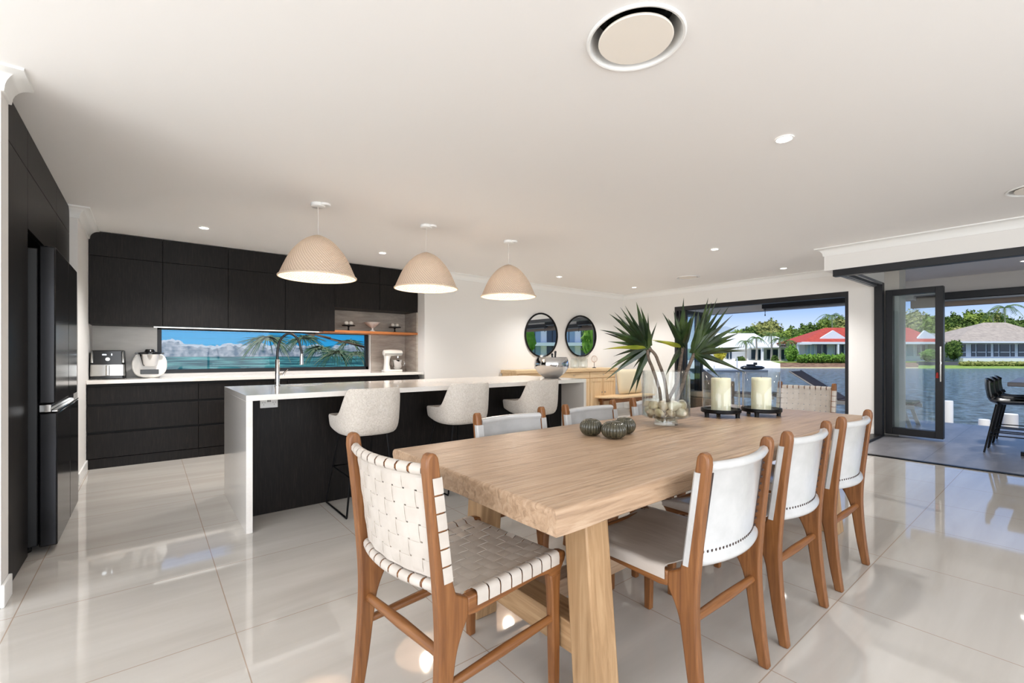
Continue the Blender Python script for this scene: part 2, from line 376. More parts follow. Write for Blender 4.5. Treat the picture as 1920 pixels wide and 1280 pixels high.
# ---------------------------------------------------------------- ceiling fittings
dlm = emit('downlight_glow', (1.0, 0.95, 0.88, 1), 9)
DLS = [(0.47, 5.93, 'round white recessed downlight above the left end of the kitchen bench'),
       (2.47, 5.87, 'round white recessed downlight between the first and second pendant shades'),
       (5.66, 5.70, 'round white recessed downlight right of the last pendant, near the mirror wall'),
       (3.17, 1.16, 'large round recessed downlight glowing above the dining table'),
       (5.77, 2.94, 'round recessed downlight between the dining table and the bulkhead corner'),
       (7.90, 2.90, 'small round recessed downlight nearest the far window head'),
       (7.75, 5.64, 'tiny round recessed downlight in the far back corner of the ceiling'),
       (9.94, 0.44, 'round recessed downlight in the patio ceiling at the right edge of the picture')]
for x, y, lb in DLS:
    t = thing('downlight', lb, 'downlight', (x, y, ZC if x < 9 else 2.6), 0, 'recessed ceiling downlights')
    b = MB(); b.lathe([(0.052, -0.001), (0.054, -0.007), (0.046, -0.008), (0.040, -0.002), (0.040, 0.0)], seg=28, caps=False); b.build('rim', glossw, t)
    b = MB(); b.lathe([(0.0405, -0.0015), (0.0405, -0.004)], seg=24); b.build('lens', dlm, t)
    l = lamp('spot', 'SPOT', (0, 0, -0.03), (55 if y > 5 and x > 5 else 100) if y > 2 else (32 if x < 9 else 60), (1.0, 0.975, 0.95), spot_size=R_(120), spot_blend=0.9, shadow_soft_size=0.05); l.parent = t
def vent(x, y, r, label):
    t = thing('ceiling_vent', label, 'air vent', (x, y, ZC), 0, 'round ceiling air vents')
    b = MB(); b.lathe([(r, -0.001), (r, -0.006), (r*0.97, -0.012), (r*0.93, -0.010), (r*0.80, 0.06), (r*0.78, 0.12)], seg=56, caps=False); b.build('outer_ring', glossw, t)
    b = MB(); b.lathe([(0.001, -0.010), (r*0.74, -0.010), (r*0.755, -0.006), (r*0.745, 0.0), (0.001, 0.01)], seg=56); b.build('centre_disc', mat('vent_disc', S(243, 236, 226), 0.5), t)
    b = MB(); b.lathe([(r*0.79, 0.12), (0.001, 0.121)], seg=40, caps=False)
    b.box(-0.012, 0.012, -r*0.7, r*0.7, 0.04, 0.11); b.box(-r*0.7, r*0.7, -0.012, 0.012, 0.04, 0.11); b.build('duct', blackp, t)
# cut real holes in the ceiling for the vent ducts
vents = [(1.665, 1.205, 0.212, 'large round white ceiling vent with a lowered centre disc, above the table end'),
         (7.49, 4.305, 0.20, 'flat round ceiling vent seen edge-on before the far window wall'),
         (5.75, 0.16, 0.21, 'round ceiling vent cut by the right edge of the picture')]
cb = MB()
for x, y, r, lb in vents:
    cb.lathe([(r*0.93, -0.3), (r*0.93, 0.2)], (x, y, ZC), 48)
    vent(x, y, r, lb)
ceil_o = bpy.data.objects['ceiling']
cut = cb.build('cutter', ceil_m, smooth=False)
md = ceil_o.modifiers.new('holes', 'BOOLEAN'); md.operation = 'DIFFERENCE'; md.object = cut; md.solver = 'EXACT'
dg = bpy.context.evaluated_depsgraph_get(); nm = bpy.data.meshes.new_from_object(ceil_o.evaluated_get(dg))
ceil_o.modifiers.clear(); ceil_o.data = nm; bpy.data.objects.remove(cut)

# ---------------------------------------------------------------- pendants over the island
def shade_mat():
    m = mat('woven_shade', S(214, 192, 170), 0.85); nt = m.node_tree; b = nt.nodes['Principled BSDF']
    v = coords(m, (1, 1, 1)); sp = N(m, 'ShaderNodeSeparateXYZ'); L(m, v, sp.inputs[0])
    an = N(m, 'ShaderNodeMath'); an.operation = 'ARCTAN2'; ng = N(m, 'ShaderNodeMath'); ng.operation = 'MULTIPLY'; ng.inputs[1].default_value = -1; L(m, sp.outputs['Y'], ng.inputs[0]); L(m, sp.outputs['X'], an.inputs[0]); L(m, ng.outputs[0], an.inputs[1])
    cm = N(m, 'ShaderNodeCombineXYZ')
    a1 = N(m, 'ShaderNodeMath'); a1.operation = 'MULTIPLY'; a1.inputs[1].default_value = 11.0; L(m, an.outputs[0], a1.inputs[0])
    z1 = N(m, 'ShaderNodeMath'); z1.operation = 'MULTIPLY'; z1.inputs[1].default_value = 95; L(m, sp.outputs['Z'], z1.inputs[0])
    sk = N(m, 'ShaderNodeMath'); sk.operation = 'MULTIPLY_ADD'; sk.inputs[1].default_value = 18.0; L(m, sp.outputs['Z'], sk.inputs[0]); L(m, a1.outputs[0], sk.inputs[2]); L(m, sk.outputs[0], cm.inputs[0]); L(m, z1.outputs[0], cm.inputs[1])
    vo = N(m, 'ShaderNodeTexVoronoi'); vo.inputs['Scale'].default_value = 1.0; vo.inputs['Randomness'].default_value = 0.75; L(m, cm.outputs[0], vo.inputs['Vector'])
    def sn(kz, ka):
        q = N(m, 'ShaderNodeMath'); q.operation = 'MULTIPLY'; q.inputs[1].default_value = kz; L(m, sp.outputs['Z'], q.inputs[0])
        w = N(m, 'ShaderNodeMath'); w.operation = 'MULTIPLY_ADD'; w.inputs[1].default_value = ka; L(m, an.outputs[0], w.inputs[0]); L(m, q.outputs[0], w.inputs[2])
        s_ = N(m, 'ShaderNodeMath'); s_.operation = 'SINE'; L(m, w.outputs[0], s_.inputs[0]); return s_.outputs[0]
    pr = N(m, 'ShaderNodeMath'); pr.operation = 'MULTIPLY'; L(m, sn(330, 9), pr.inputs[0]); L(m, sn(-120, 60), pr.inputs[1])
    p2 = N(m, 'ShaderNodeMath'); p2.operation = 'MULTIPLY_ADD'; p2.inputs[1].default_value = 0.35; p2.inputs[2].default_value = 0.4; L(m, pr.outputs[0], p2.inputs[0])
    rr = N(m, 'ShaderNodeValToRGB'); L(m, p2.outputs[0], rr.inputs[0])
    rr.color_ramp.elements[0].color = S(240, 222, 206); rr.color_ramp.elements[1].position = 0.8; rr.color_ramp.elements[1].color = S(188, 164, 142)
    L(m, rr.outputs[0], b.inputs['Base Color'])
    bp = N(m, 'ShaderNodeBump'); bp.invert = True; bp.inputs['Strength'].default_value = 0.9; bp.inputs['Distance'].default_value = 0.012
    L(m, p2.outputs[0], bp.inputs['Height']); L(m, bp.outputs[0], b.inputs['Normal'])
    # small real gaps in the weave
    gt = N(m, 'ShaderNodeMath'); gt.operation = 'LESS_THAN'; gt.inputs[1].default_value = 0.93; L(m, vo.outputs['Distance'], gt.inputs[0])
    L(m, gt.outputs[0], b.inputs['Alpha'])
    tr = N(m, 'ShaderNodeBsdfTranslucent'); tr.inputs[0].default_value = S(240, 215, 190); ad = N(m, 'ShaderNodeMixShader'); ad.inputs[0].default_value = 0.03
    mo = [q for q in nt.nodes if q.type == 'OUTPUT_MATERIAL'][0];
    L(m, b.outputs[0], ad.inputs[1]); L(m, tr.outputs[0], ad.inputs[2]); L(m, ad.outputs[0], mo.inputs[0])
    return m
shadem = shade_mat(); shadei = mat('shade_lining', S(250, 240, 222), 0.9); cordm = mat('white_cord', S(226, 222, 216), 0.6)
bulbm = emit('bulb_glow', (1.0, 0.86, 0.66, 1), 10)
def pendant(x, y, label):
    t = thing('pendant_light', label, 'pendant light', (x, y, 0), 0, 'woven pendants in a row over the island')
    Rm = 0.330; z0 = 1.94; H = 0.385
    def prof(o):
        out = []
        for p in spline([(0, 1.0, 0), (0, 0.93, 0.14), (0, 0.85, 0.30), (0, 0.76, 0.46), (0, 0.64, 0.62), (0, 0.48, 0.78), (0, 0.32, 0.895), (0, 0.16, 0.965), (0, 0.05, 1.0)], 3):
            out.append((p[1]*(Rm-o), z0+p[2]*(H-o)))
        return out
    b = MB(); b.lathe(prof(0.0), seg=72, caps=False); b.build('lamp_shade', shadem, t, ang=60)
    b = MB(); b.lathe(prof(0.010), seg=72, caps=False); b = None
    b = MB(); b.tube([(Rm*math.cos(2*PI*k/64), Rm*math.sin(2*PI*k/64), z0) for k in range(64)], 0.008, 8, closed=True); b.build('shade_rim', mat('rim_twine', S(226, 208, 186), 0.9), t)
    b = MB(); b.tube([(0, 0, z0+H-0.01), (0, 0, ZC-0.03)], 0.0028, 6); b.tube([(0, 0, z0+0.2), (0, 0, z0+H)], 0.018, 10); b.build('cord', cordm, t)
    b = MB(); b.lathe([(0.062, -0.001), (0.062, -0.028), (0.055, -0.032), (0.001, -0.032)], (0, 0, ZC), 28, caps=False); b.lathe([(0.05, -0.0), (0.05, -0.02), (0.001, -0.021)], (0.05, -0.035, ZC-0.002), 24, caps=False); b.build('ceiling_rose', glossw, t)
    b = MB(); b.sphere((0, 0, z0+0.165), 0.038, rz=0.045); b.build('bulb', bulbm, t)
    l = lamp('glow', 'POINT', (0, 0, z0+0.09), 6.5, (1.0, 0.88, 0.74), shadow_soft_size=0.06); l.parent = t
pendant(1.209, 4.335, 'woven beige dome pendant nearest the dining chair, leftmost of three')
pendant(2.312, 4.335, 'woven beige dome pendant hanging in the middle of three')
pendant(3.405, 4.300, 'woven beige dome pendant closest to the round mirrors, rightmost of three')
# ---------------------------------------------------------------- kitchen: tall units and fridge on the left
def cab(name, label, x0, x1, y0, y1, z0, z1, group=None):
    t = thing(name, label, 'cabinet', ((x0+x1)/2, (y0+y1)/2, z0), 0, group)
    return t, Matrix.Translation(-Vector(((x0+x1)/2, (y0+y1)/2, z0)))
XF = -0.575
def tall(name, label, y0, y1, zb, splits, zt=2.605):
    t, T = cab(name, label, -1.28, XF, y0, y1, zb, zt, 'tall black cabinets on the left')
    b = MB(T); b.box(-1.28, XF-0.02, y0, y1, zb, zt); b.build('body', blackoak, t)
    zs = [zb]+splits+[zt]
    for a, c in zip(zs[:-1], zs[1:]):
        b = MB(T); b.box(XF-0.019, XF, y0+0.0015, y1-0.0015, a+0.002, c-0.002); b.build('door', blackoak, t, bevel=0.0015)
    return t
tall('pantry_cabinet', 'tall black timber pantry panel nearest the picture edge, left of the fridge', 3.43, 4.0, 0.0, [2.36])
tall('overhead_cabinet', 'black timber overhead cabinet filling the space above the black fridge', 4.0, 5.109, 2.0, [2.36])
tall('side_cabinet', 'narrow tall black timber cabinet beyond the fridge, beside the white wall end', 5.109, 5.86, 0.0, [2.36])
t = thing('refrigerator', 'black four-door refrigerator standing proud of the tall black cabinets', 'refrigerator', (-0.9, 4.55, 0))
T = Matrix.Translation((0.9, -4.55, 0)); y0, y1 = 4.012, 5.095; ym = 4.60
b = MB(T); b.box(-1.25, -0.535, y0+0.01, y1-0.01, 0.045, 1.89); b.build('body', fridges, t, bevel=0.006)
for k, (a, c) in enumerate(((y0, ym-0.003), (ym+0.003, y1))):
    b = MB(T); b.box(-0.53, -0.455, a, c, 0.925, 1.91); b.build('door', [fridgem], t, bevel=0.008)
    b = MB(T); b.box(-0.53, -0.447, a, c, 0.035, 0.868); b.build('freezer_door', [fridgem], t, bevel=0.008)
b = MB(T); b.box(-0.53, -0.475, y0+0.002, y1-0.002, 0.872, 0.92); b.box(-0.475, -0.446, y0+0.002, y1-0.002, 0.872, 0.884); b.build('handle', chrome, t, bevel=0.004).__setitem__('label', 'chrome handle strip')
for yy in (y0+0.08, y1-0.1):
    b = MB(T); b.lathe([(0.03, 0), (0.03, 0.02), (0.018, 0.025), (0.018, 0.05)], (-0.60, yy, 0), 14); b.build('foot', blackp, t)
b = MB(T); b.box(-1.2, -0.57, y0+0.03, y1-0.03, 0.03, 0.05); b.build('plinth', blackp, t)

# base cabinets, worktop, wall cabinets
bx = [-0.515, 0.467, 1.45, 2.43, 3.40]
blab = ['black timber drawer unit under the air fryer, at the left end of the back bench', 'black timber drawer unit just left of and behind the island end',
        'black timber drawer unit under the middle of the mural window', 'black timber drawer unit under the stand mixer, right end of the back bench']
for k in range(4):
    x0, x1 = bx[k]+0.0008, bx[k+1]-0.0008
    t, T = cab('base_cabinet', blab[k], x0, x1, 6.6, 7.27, 0, 0.915, 'black drawer units under the back bench')
    b = MB(T); b.box(x0, x1, 6.64, 7.27, 0, 0.914); b.build('body', groovem, t)
    b = MB(T); b.box(x0, x1, 6.606, 6.64, 0.0, 0.105); b.build('plinth', blackoak, t)
    for a, c in ((0.112, 0.372), (0.398, 0.672), (0.698, 0.885)):
        b = MB(T); b.box(x0+0.0015, x1-0.0015, 6.60, 6.622, a, c); b.build('drawer', blackoak, t, bevel=0.0015)
tag(sb := (lambda b: (b.box(-0.518, 3.46, 6.572, 7.275, 0.916, 0.957), b.build('worktop', stone, bevel=0.003))[1])(MB()), 'long white stone worktop of the back bench under the mural window', 'worktop')
b = MB(); b.box(WX0+0.0, WX1, 7.276, 7.33, 0.986, 0.992); struct(b.build('window_sill', stone))
ux = [-0.518, 0.131, 0.80, 1.473, 2.142, 2.829, 3.488]
ulab = ['black wall cabinet with the rounded-looking corner beside the white wall end, above the air fryer', 'black wall cabinet above the left end of the mural window', 'black wall cabinet over the mural window, left of the first pendant',
        'black wall cabinet partly behind the first pendant shade', 'short black wall cabinet over the left half of the open niche', 'short black wall cabinet over the right half of the open niche, behind the middle pendant']
for k in range(6):
    x0, x1 = ux[k]+0.001, ux[k+1]-0.001; zb = 1.577 if k < 4 else 1.935
    t, T = cab('wall_cabinet', ulab[k], x0, x1, 6.83, 7.27, zb, 2.605, 'black wall cabinets over the back bench')
    b = MB(T); b.box(x0, x1, 6.852, 7.27, zb, 2.606); b.build('body', blackoak, t)
    for a, c in ((zb, 2.335), (2.339, 2.606)):
        b = MB(T); b.box(x0+0.0012, x1-0.0012, 6.83, 6.85, a+0.001, c); b.build('door', blackoak, t, bevel=0.0015)
b = MB(); b.box(0.05, 2.14, 7.05, 7.07, 1.567, 1.5765); tag(b.build('light_strip', emit('strip_glow', (1, 0.97, 0.92, 1), 1.2)), 'thin white light strip along the underside of the black wall cabinets', 'strip light')
# stone backs
b = MB(); b.box(-0.519, WX0-0.001, 7.262, 7.279, 0.958, 1.576); tag(b.build('splashback', noisy(mat('pale_splashback', S(204, 200, 194), 0.3), [S(194, 190, 184), S(208, 205, 199)], (1, 1, 5), 3)), 'grey stone splashback behind the air fryer', 'splashback')
b = MB(); b.box(2.86, 3.46, 7.262, 7.279, 0.958, 1.559); b.box(2.15, 3.46, 7.262, 7.279, 1.601, 1.934); b.box(3.462, 3.489, 6.83, 7.279, 0.958, 1.559); b.box(3.462, 3.489, 6.83, 7.279, 1.601, 1.934)
tag(b.build('splashback', splash), 'grey-beige stone lining of the niche around the stand mixer', 'splashback')
b = MB(); b.box(1.98, 3.50, 6.84, 7.26, 1.561, 1.598)
tag(b.build('shelf', wood('orange_timber', S(150, 84, 38), S(184, 110, 56), S(200, 130, 74), 'x', 0.4), bevel=0.003), 'orange-brown timber shelf in the niche, holding the cake stands', 'shelf')

# small appliances
t = thing('air_fryer', 'black and steel air fryer with a pull-out basket on the back bench', 'air fryer', (-0.36, 6.98, 0.957))
def rbox(b, x0, x1, y0, y1, z0, z1, r, tx=0.0, ty=0.0, seg=5, m=0):
    "box with rounded vertical corners, tapering by tx, ty towards the top"
    def ring(z, ax, ay):
        out = []
        for cx, cy, a0 in ((x1-r-ax, y1-r-ay, 0), (x0+r+ax, y1-r-ay, 90), (x0+r+ax, y0+r+ay, 180), (x1-r-ax, y0+r+ay, 270)):
            for k in range(seg+1):
                a = R_(a0+90*k/seg); out.append(Vector((cx+r*math.cos(a), cy+r*math.sin(a), z)))
        return out
    b.loft([ring(z0, 0, 0), ring(z1, tx, ty)], m)
b = MB(); rbox(b, -0.155, 0.155, -0.13, 0.17, 0.0, 0.325, 0.035, 0.012, 0.01); b.build('body', blackp, t, bevel=0.008)
b = MB(); rbox(b, -0.150, 0.150, -0.139, -0.06, 0.035, 0.165, 0.02, 0.004, 0.0); b.build('basket', steel, t, bevel=0.004)
b = MB(); rbox(b, -0.145, -0.118, -0.134, -0.06, 0.185, 0.318, 0.01, 0.006, 0.004); rbox(b, 0.118, 0.145, -0.134, -0.06, 0.185, 0.318, 0.01, 0.006, 0.004); b.build('side_trim', steel, t, bevel=0.003)
b = MB(); rbox(b, -0.018, 0.018, -0.175, -0.13, 0.04, 0.155, 0.01); b.build('handle', steel, t, bevel=0.004)
b = MB(); b.prism([(0.02*math.cos(2*PI*k/20), 0.225+0.02*math.sin(2*PI*k/20)) for k in range(20)], 'y', -0.150, -0.12); b.build('knob', steel, t)
b = MB(); b.box(-0.045, -0.012, -0.1335, -0.125, 0.27, 0.28); b.box(0.03, 0.036, -0.1335, -0.125, 0.268, 0.286); b.build('display', emit('display_glow', (0.8, 0.9, 1, 1), 3), t)
t = thing('kitchen_machine', 'white cooking machine with a steel jug and black lid beside the air fryer', 'food processor', (0.01, 6.98, 0.957))
b = MB(); prof = [(0.165*math.copysign(abs(math.cos(a))**0.8, math.cos(a)), 0.155+0.155*math.copysign(abs(math.sin(a))**0.8, math.sin(a))) for a in [2*PI*k/40 for k in range(40)]]
b.prism(prof, 'y', -0.09, 0.13); b.build('housing', mat('white_plastic', S(232, 230, 226), 0.3), t, bevel=0.02, seg=4)
b = MB(); b.lathe([(0.062, 0.14), (0.075, 0.16), (0.098, 0.275), (0.102, 0.28)], (0, -0.125, 0), 28); b.build('jug', chrome, t)
b = MB(); b.lathe([(0.106, 0.28), (0.106, 0.30), (0.05, 0.312), (0.04, 0.335), (0.035, 0.34)], (0, -0.125, 0), 28); b.box(-0.135, 0.135, -0.14, -0.11, 0.283, 0.30); b.build('lid', blackp, t, bevel=0.003)
b = MB(); b.box(-0.085, 0.085, -0.1, -0.088, 0.045, 0.10); b.build('screen', blackp, t, bevel=0.003)
t = thing('stand_mixer', 'white stand mixer with a steel bowl in the niche at the bench end', 'stand mixer', (3.12, 7.0, 0.957))
wm = mat('enamel', S(236, 232, 224), 0.2, coat=0.5)
b = MB(); rbox(b, -0.17, 0.15, -0.09, 0.09, 0, 0.035, 0.05); b.build('base', wm, t, bevel=0.008)
b = MB(); b.loft([[Vector((cx+w*math.copysign(1, c)*abs(c)**0.7, d*s_, z)) for c, s_ in [(math.cos(2*PI*k/16), math.sin(2*PI*k/16)) for k in range(16)]] for cx, w, d, z in ((-0.10, 0.06, 0.06, 0.03), (-0.105, 0.042, 0.05, 0.12), (-0.10, 0.045, 0.05, 0.20), (-0.09, 0.06, 0.055, 0.26))]); b.build('column', wm, t)
b = MB(); b.loft([[Vector((x, r1*math.cos(a), 0.305+r2*math.sin(a))) for a in [2*PI*k/18 for k in range(18)]] for x, r1, r2 in ((-0.165, 0.03, 0.03), (-0.15, 0.052, 0.05), (-0.05, 0.062, 0.058), (0.08, 0.058, 0.055), (0.15, 0.05, 0.046), (0.165, 0.03, 0.028))]); b.build('head', wm, t)
b = MB(); b.box(-0.15, 0.16, -0.066, 0.066, 0.285, 0.293); b.lathe([(0.022, 0.22), (0.022, 0.26)], (0.09, 0, 0), 14); b.build('chrome_band', chrome, t, bevel=0.002)
b = MB(); b.lathe([(0.045, 0.035), (0.05, 0.045), (0.085, 0.09), (0.102, 0.19), (0.107, 0.192), (0.098, 0.188), (0.08, 0.09), (0.001, 0.05)], (0.08, 0, 0), 28, caps=False); b.tube([(0.185, 0, 0.17), (0.215, 0, 0.15), (0.205, 0, 0.10), (0.17, 0, 0.09)], 0.006, 8); b.build('mixing_bowl', chrome, t)
# niche ornaments
def cakestand(x, lb1, lb2):
    t = thing('cake_stand', lb1, 'cake stand', (x, 7.03, 1.598)); b = MB()
    b.lathe([(0.045, 0), (0.045, 0.006), (0.012, 0.02), (0.010, 0.06), (0.02, 0.075), (0.098, 0.080), (0.10, 0.092), (0.09, 0.088), (0.001, 0.086)], seg=28); b.build('stand', blackm, t)
    for k, (dx, dy) in enumerate(((-0.035, -0.005), (0.038, 0.0))):
        tag((lambda b: (b.sphere((x+dx, 7.03+dy, 1.598+0.088+0.034), 0.035, rz=0.033), b.build('ornament_ball', mat('ivory', S(226, 216, 205), 0.5)))[1])(MB()), lb2+(', its left ball', ', its right ball')[k], 'ornament', 'ivory balls on the black cake stands')
cakestand(2.41, 'small black pedestal stand at the left end of the orange shelf', 'ivory ball on the left black pedestal stand')
cakestand(3.17, 'small black pedestal stand at the right end of the orange shelf', 'ivory ball on the right black pedestal stand')
b = MB(); b.lathe([(0.045, 0), (0.045, 0.01), (0.016, 0.03), (0.016, 0.06), (0.05, 0.08), (0.125, 0.145), (0.128, 0.15), (0.118, 0.146), (0.04, 0.088), (0.001, 0.08)], (2.79, 7.03, 1.598), 32)
tag(b.build('pedestal_bowl', mat('white_ceramic', S(228, 224, 220), 0.3)), 'white pedestal bowl between the two black stands on the niche shelf', 'bowl')

# ---------------------------------------------------------------- island
t = thing('kitchen_island', 'long kitchen island with white waterfall stone ends and black timber panels', 'kitchen island', (2.24, 4.12, 0)); T = Matrix.Translation((-2.24, -4.12, 0))
b = MB(T); b.box(0.521, 3.97, 3.555, 4.70, 0.912, 0.951)
wt = b.build('worktop', stone, t)
cb = MB(T); cb.lathe([(1, -0.1), (1, 0.1)], (0, 0, 0.93), 40); cb.v = [T @ Vector((1.13+0.165*(p-T.to_translation()).x, 4.40+0.13*(p-T.to_translation()).y, (p-T.to_translation()).z)) for p in cb.v]
cut = cb.build('cutter', stone, t, smooth=False)
md = wt.modifiers.new('sink', 'BOOLEAN'); md.operation = 'DIFFERENCE'; md.object = cut; md.solver = 'EXACT'
dg = bpy.context.evaluated_depsgraph_get(); nm = bpy.data.meshes.new_from_object(wt.evaluated_get(dg)); wt.modifiers.clear(); wt.data = nm; bpy.data.objects.remove(cut)
b = MB(T); b.box(0.521, 0.561, 3.555, 4.70, 0, 0.9115); b.build('end_panel', stone, t, bevel=0.002)
b = MB(T); b.box(3.93, 3.97, 3.555, 4.70, 0, 0.9115); b.build('end_panel', mat('stone_end', S(222, 216, 208), 0.3), t, bevel=0.002)
b = MB(T); b.box(0.562, 3.929, 3.92, 4.66, 0, 0.78); b.box(0.562, 3.929, 3.92, 3.96, 0.78, 0.911); b.box(0.562, 3.929, 4.62, 4.66, 0.78, 0.911); b.build('front_panel', blackoak, t)
b = MB(T)
b.lathe([(0.002, -0.16), (0.8, -0.16), (0.95, -0.13), (1.0, -0.002), (1.01, -0.002), (0.96, -0.14), (0.8, -0.17), (0.002, -0.17)], (0, 0, 0.93), 40, caps=False)
b.v = [T @ Vector((1.13+0.165*(p-T.to_translation()).x, 4.40+0.13*(p-T.to_translation()).y, (p-T.to_translation()).z)) for p in b.v]; b.build('sink', steel, t)
t = thing('kitchen_tap', 'tall chrome pull-down tap with a black hose arch on the island', 'tap', (0.885, 4.40, 0.951), -0.55)
b = MB(); b.lathe([(0.026, 0), (0.026, 0.008), (0.0185, 0.012), (0.0185, 0.235), (0.015, 0.24), (0.001, 0.24)], seg=20); b.tube([(0.018, 0, 0.11), (0.05, 0, 0.11)], 0.011, 10); b.build('riser', chrome, t)
b = MB(); b.tube([(0.05, 0, 0.10), (0.06, 0, 0.125), (0.09, -0.01, 0.15)], [0.012, 0.008, 0.005], 8); b.build('lever', chrome, t)
b = MB(); b.tube(spline([(0, 0, 0.23), (0.002, 0, 0.32), (0.03, 0, 0.42), (0.10, 0, 0.468), (0.17, 0, 0.42), (0.20, 0, 0.32), (0.203, 0, 0.29)], 8), 0.0105, 12); b.build('hose', blackp, t)
b = MB(); b.lathe([(0.012, 0.29), (0.015, 0.27), (0.017, 0.195), (0.012, 0.19), (0.001, 0.19)], (0.203, 0, 0), 16); b.build('spray_head', chrome, t)
t = thing('power_outlet', 'white double power point on the black island panel under the worktop', 'power outlet', (0.727, 3.918, 0.858))
b = MB(); rbox(b, -0.062, 0.062, -0.012, 0.0, -0.037, 0.037, 0.004); b.build('plate', glossw, t, bevel=0.003)
b = MB()
for sx_ in (-0.036, 0.036):
    for dx, dz in ((-0.008, 0.004), (0.008, 0.004), (0, -0.012)): b.box(sx_+dx-0.0012, sx_+dx+0.0012, -0.0128, -0.011, dz-0.004, dz+0.004)
b.build('socket_slots', groovem, t)
b = MB(); b.box(-0.012, -0.002, -0.015, -0.01, 0.008, 0.024); b.box(0.002, 0.012, -0.015, -0.01, 0.008, 0.024); b.build('switches', mat('switch_grey', S(120, 116, 112), 0.4), t, bevel=0.001)

# ---------------------------------------------------------------- bar stools
def stool_shell():
    b = MB(); K = 56; rings = []
    def rim(a):   # a: angle from the back, 0..pi
        u = min(max((a-R_(46))/R_(40), 0), 1); u = u*u*(3-2*u)
        return 0.975*(1-u)+0.760*u-0.02*max(0, (a-R_(86))/R_(94))
    def foot(a, s, z, o):
        z = z+(0.05*max(0, -math.cos(a))**0.8*s if z < 0.66 else 0)   # outline at angle a, scale s
        c, q = math.cos(a), math.sin(a)
        hx = 0.245; hy = 0.275
        x = hx*math.copysign(abs(q)**0.62, q); y = -hy*math.copysign(abs(c)**0.62, c)
        f = s; return Vector((x*f, y*f+0.02*(1-s)-0.02, z))
    A = [2*PI*k/K for k in range(K)]
    def ang(a): return a if a <= PI else 2*PI-a
    for s, z in ((0.55, 0.612), (0.78, 0.615), (0.90, 0.635)): rings.append([foot(a, s, z, 0) for a in A])
    for v in (0.15, 0.4, 0.65, 0.85, 0.96):
        rings.append([foot(a, 0.94+0.06*v**0.6, 0.65+(rim(ang(a))-0.65)*v, 0) for a in A])
    rings.append([foot(a, 0.975, rim(ang(a))+0.012, 0) for a in A])
    for v in (0.96, 0.8, 0.5, 0.2):
        rings.append([foot(a, 0.83+0.08*v, 0.715+(rim(ang(a))-0.715)*v, 0) for a in A])
    for s, z in ((0.75, 0.718), (0.5, 0.722), (0.2, 0.722)): rings.append([foot(a, s, z, 0) for a in A])
    b.loft(rings); return b
t = thing('bar_stool', 'cream boucle bar stool nearest the island waterfall end, behind the woven chair', 'bar stool', (1.345, 3.575, 0), 0, 'cream bar stools at the island')
sh = stool_shell().build('seat_shell', boucle, t, ang=80)
sd = sh.modifiers.new('s', 'SUBSURF'); sd.levels = 1; sd.render_levels = 1
lgs = []
for sx_ in (-1, 1):
    b = MB(); pts = [(sx_*0.13, -0.15, 0.625), (sx_*0.192, -0.175, 0.02), (sx_*0.192, -0.168, 0.008), (sx_*0.192, -0.15, 0.008), (sx_*0.192, 0.30, 0.008), (sx_*0.192, 0.318, 0.008), (sx_*0.192, 0.325, 0.02), (sx_*0.13, 0.17, 0.625)]
    b.tube(pts, 0.0075, 10); b.build('sled_leg', blackm, t)
b = MB(); b.tube([(-0.16, -0.16, 0.30), (-0.165, 0.247, 0.315), (0.165, 0.247, 0.315), (0.16, -0.16, 0.30)], 0.007, 8); b.build('footrest', blackm, t)
b = MB(); b.box(-0.14, 0.14, -0.16, 0.18, 0.606, 0.618); b.build('mount_plate', blackm, t)
copy_tree(t, 'cream boucle bar stool in the middle of the three at the island', (2.225, 3.585, 0))
copy_tree(t, 'cream boucle bar stool furthest along the island, below the silver bowl', (3.13, 3.60, 0))

# silver bowl and what stands in it
t = thing('silver_bowl', 'large polished silver bowl at the far end of the island', 'bowl', (3.84, 4.0, 0.951))
b = MB(); b.lathe([(0.001, 0.0), (0.085, 0.0), (0.10, 0.008), (0.165, 0.06), (0.207, 0.12), (0.216, 0.165), (0.205, 0.215), (0.19, 0.248), (0.196, 0.252), (0.186, 0.25), (0.20, 0.21), (0.208, 0.165), (0.198, 0.12), (0.155, 0.065), (0.09, 0.016), (0.001, 0.01)], seg=48, caps=False); b.build('basin', chrome, t)
def stick(x, y, dx, dy, z0, z1, r, label):
    b = MB(); b.tube([(3.84+x, 4.0+y, 0.951+z0), (3.84+x+dx, 4.0+y+dy, 0.951+z1)], [r*0.6, r], 10); b.sphere((3.84+x+dx, 4.0+y+dy, 0.951+z1), r*1.15); return tag(b.build('utensil', blackp), label, 'utensil', 'black handles in the silver bowl')
stick(0.03, 0.0, -0.01, 0.01, 0.10, 0.285, 0.013, 'black utensil handle leaning left out of the silver bowl')
stick(0.05, 0.0, 0.035, 0.02, 0.10, 0.315, 0.013, 'taller black utensil handle leaning right out of the silver bowl')
b = MB(); b.lathe([(0.03, 0.0), (0.006, 0.01), (0.005, 0.09), (0.03, 0.12), (0.04, 0.16), (0.032, 0.20)], (3.745, 4.05, 0.951+0.10), 20, caps=False); tag(b.build('wine_glass', vaseg), 'clear stemmed glass standing in the silver bowl', 'glass')
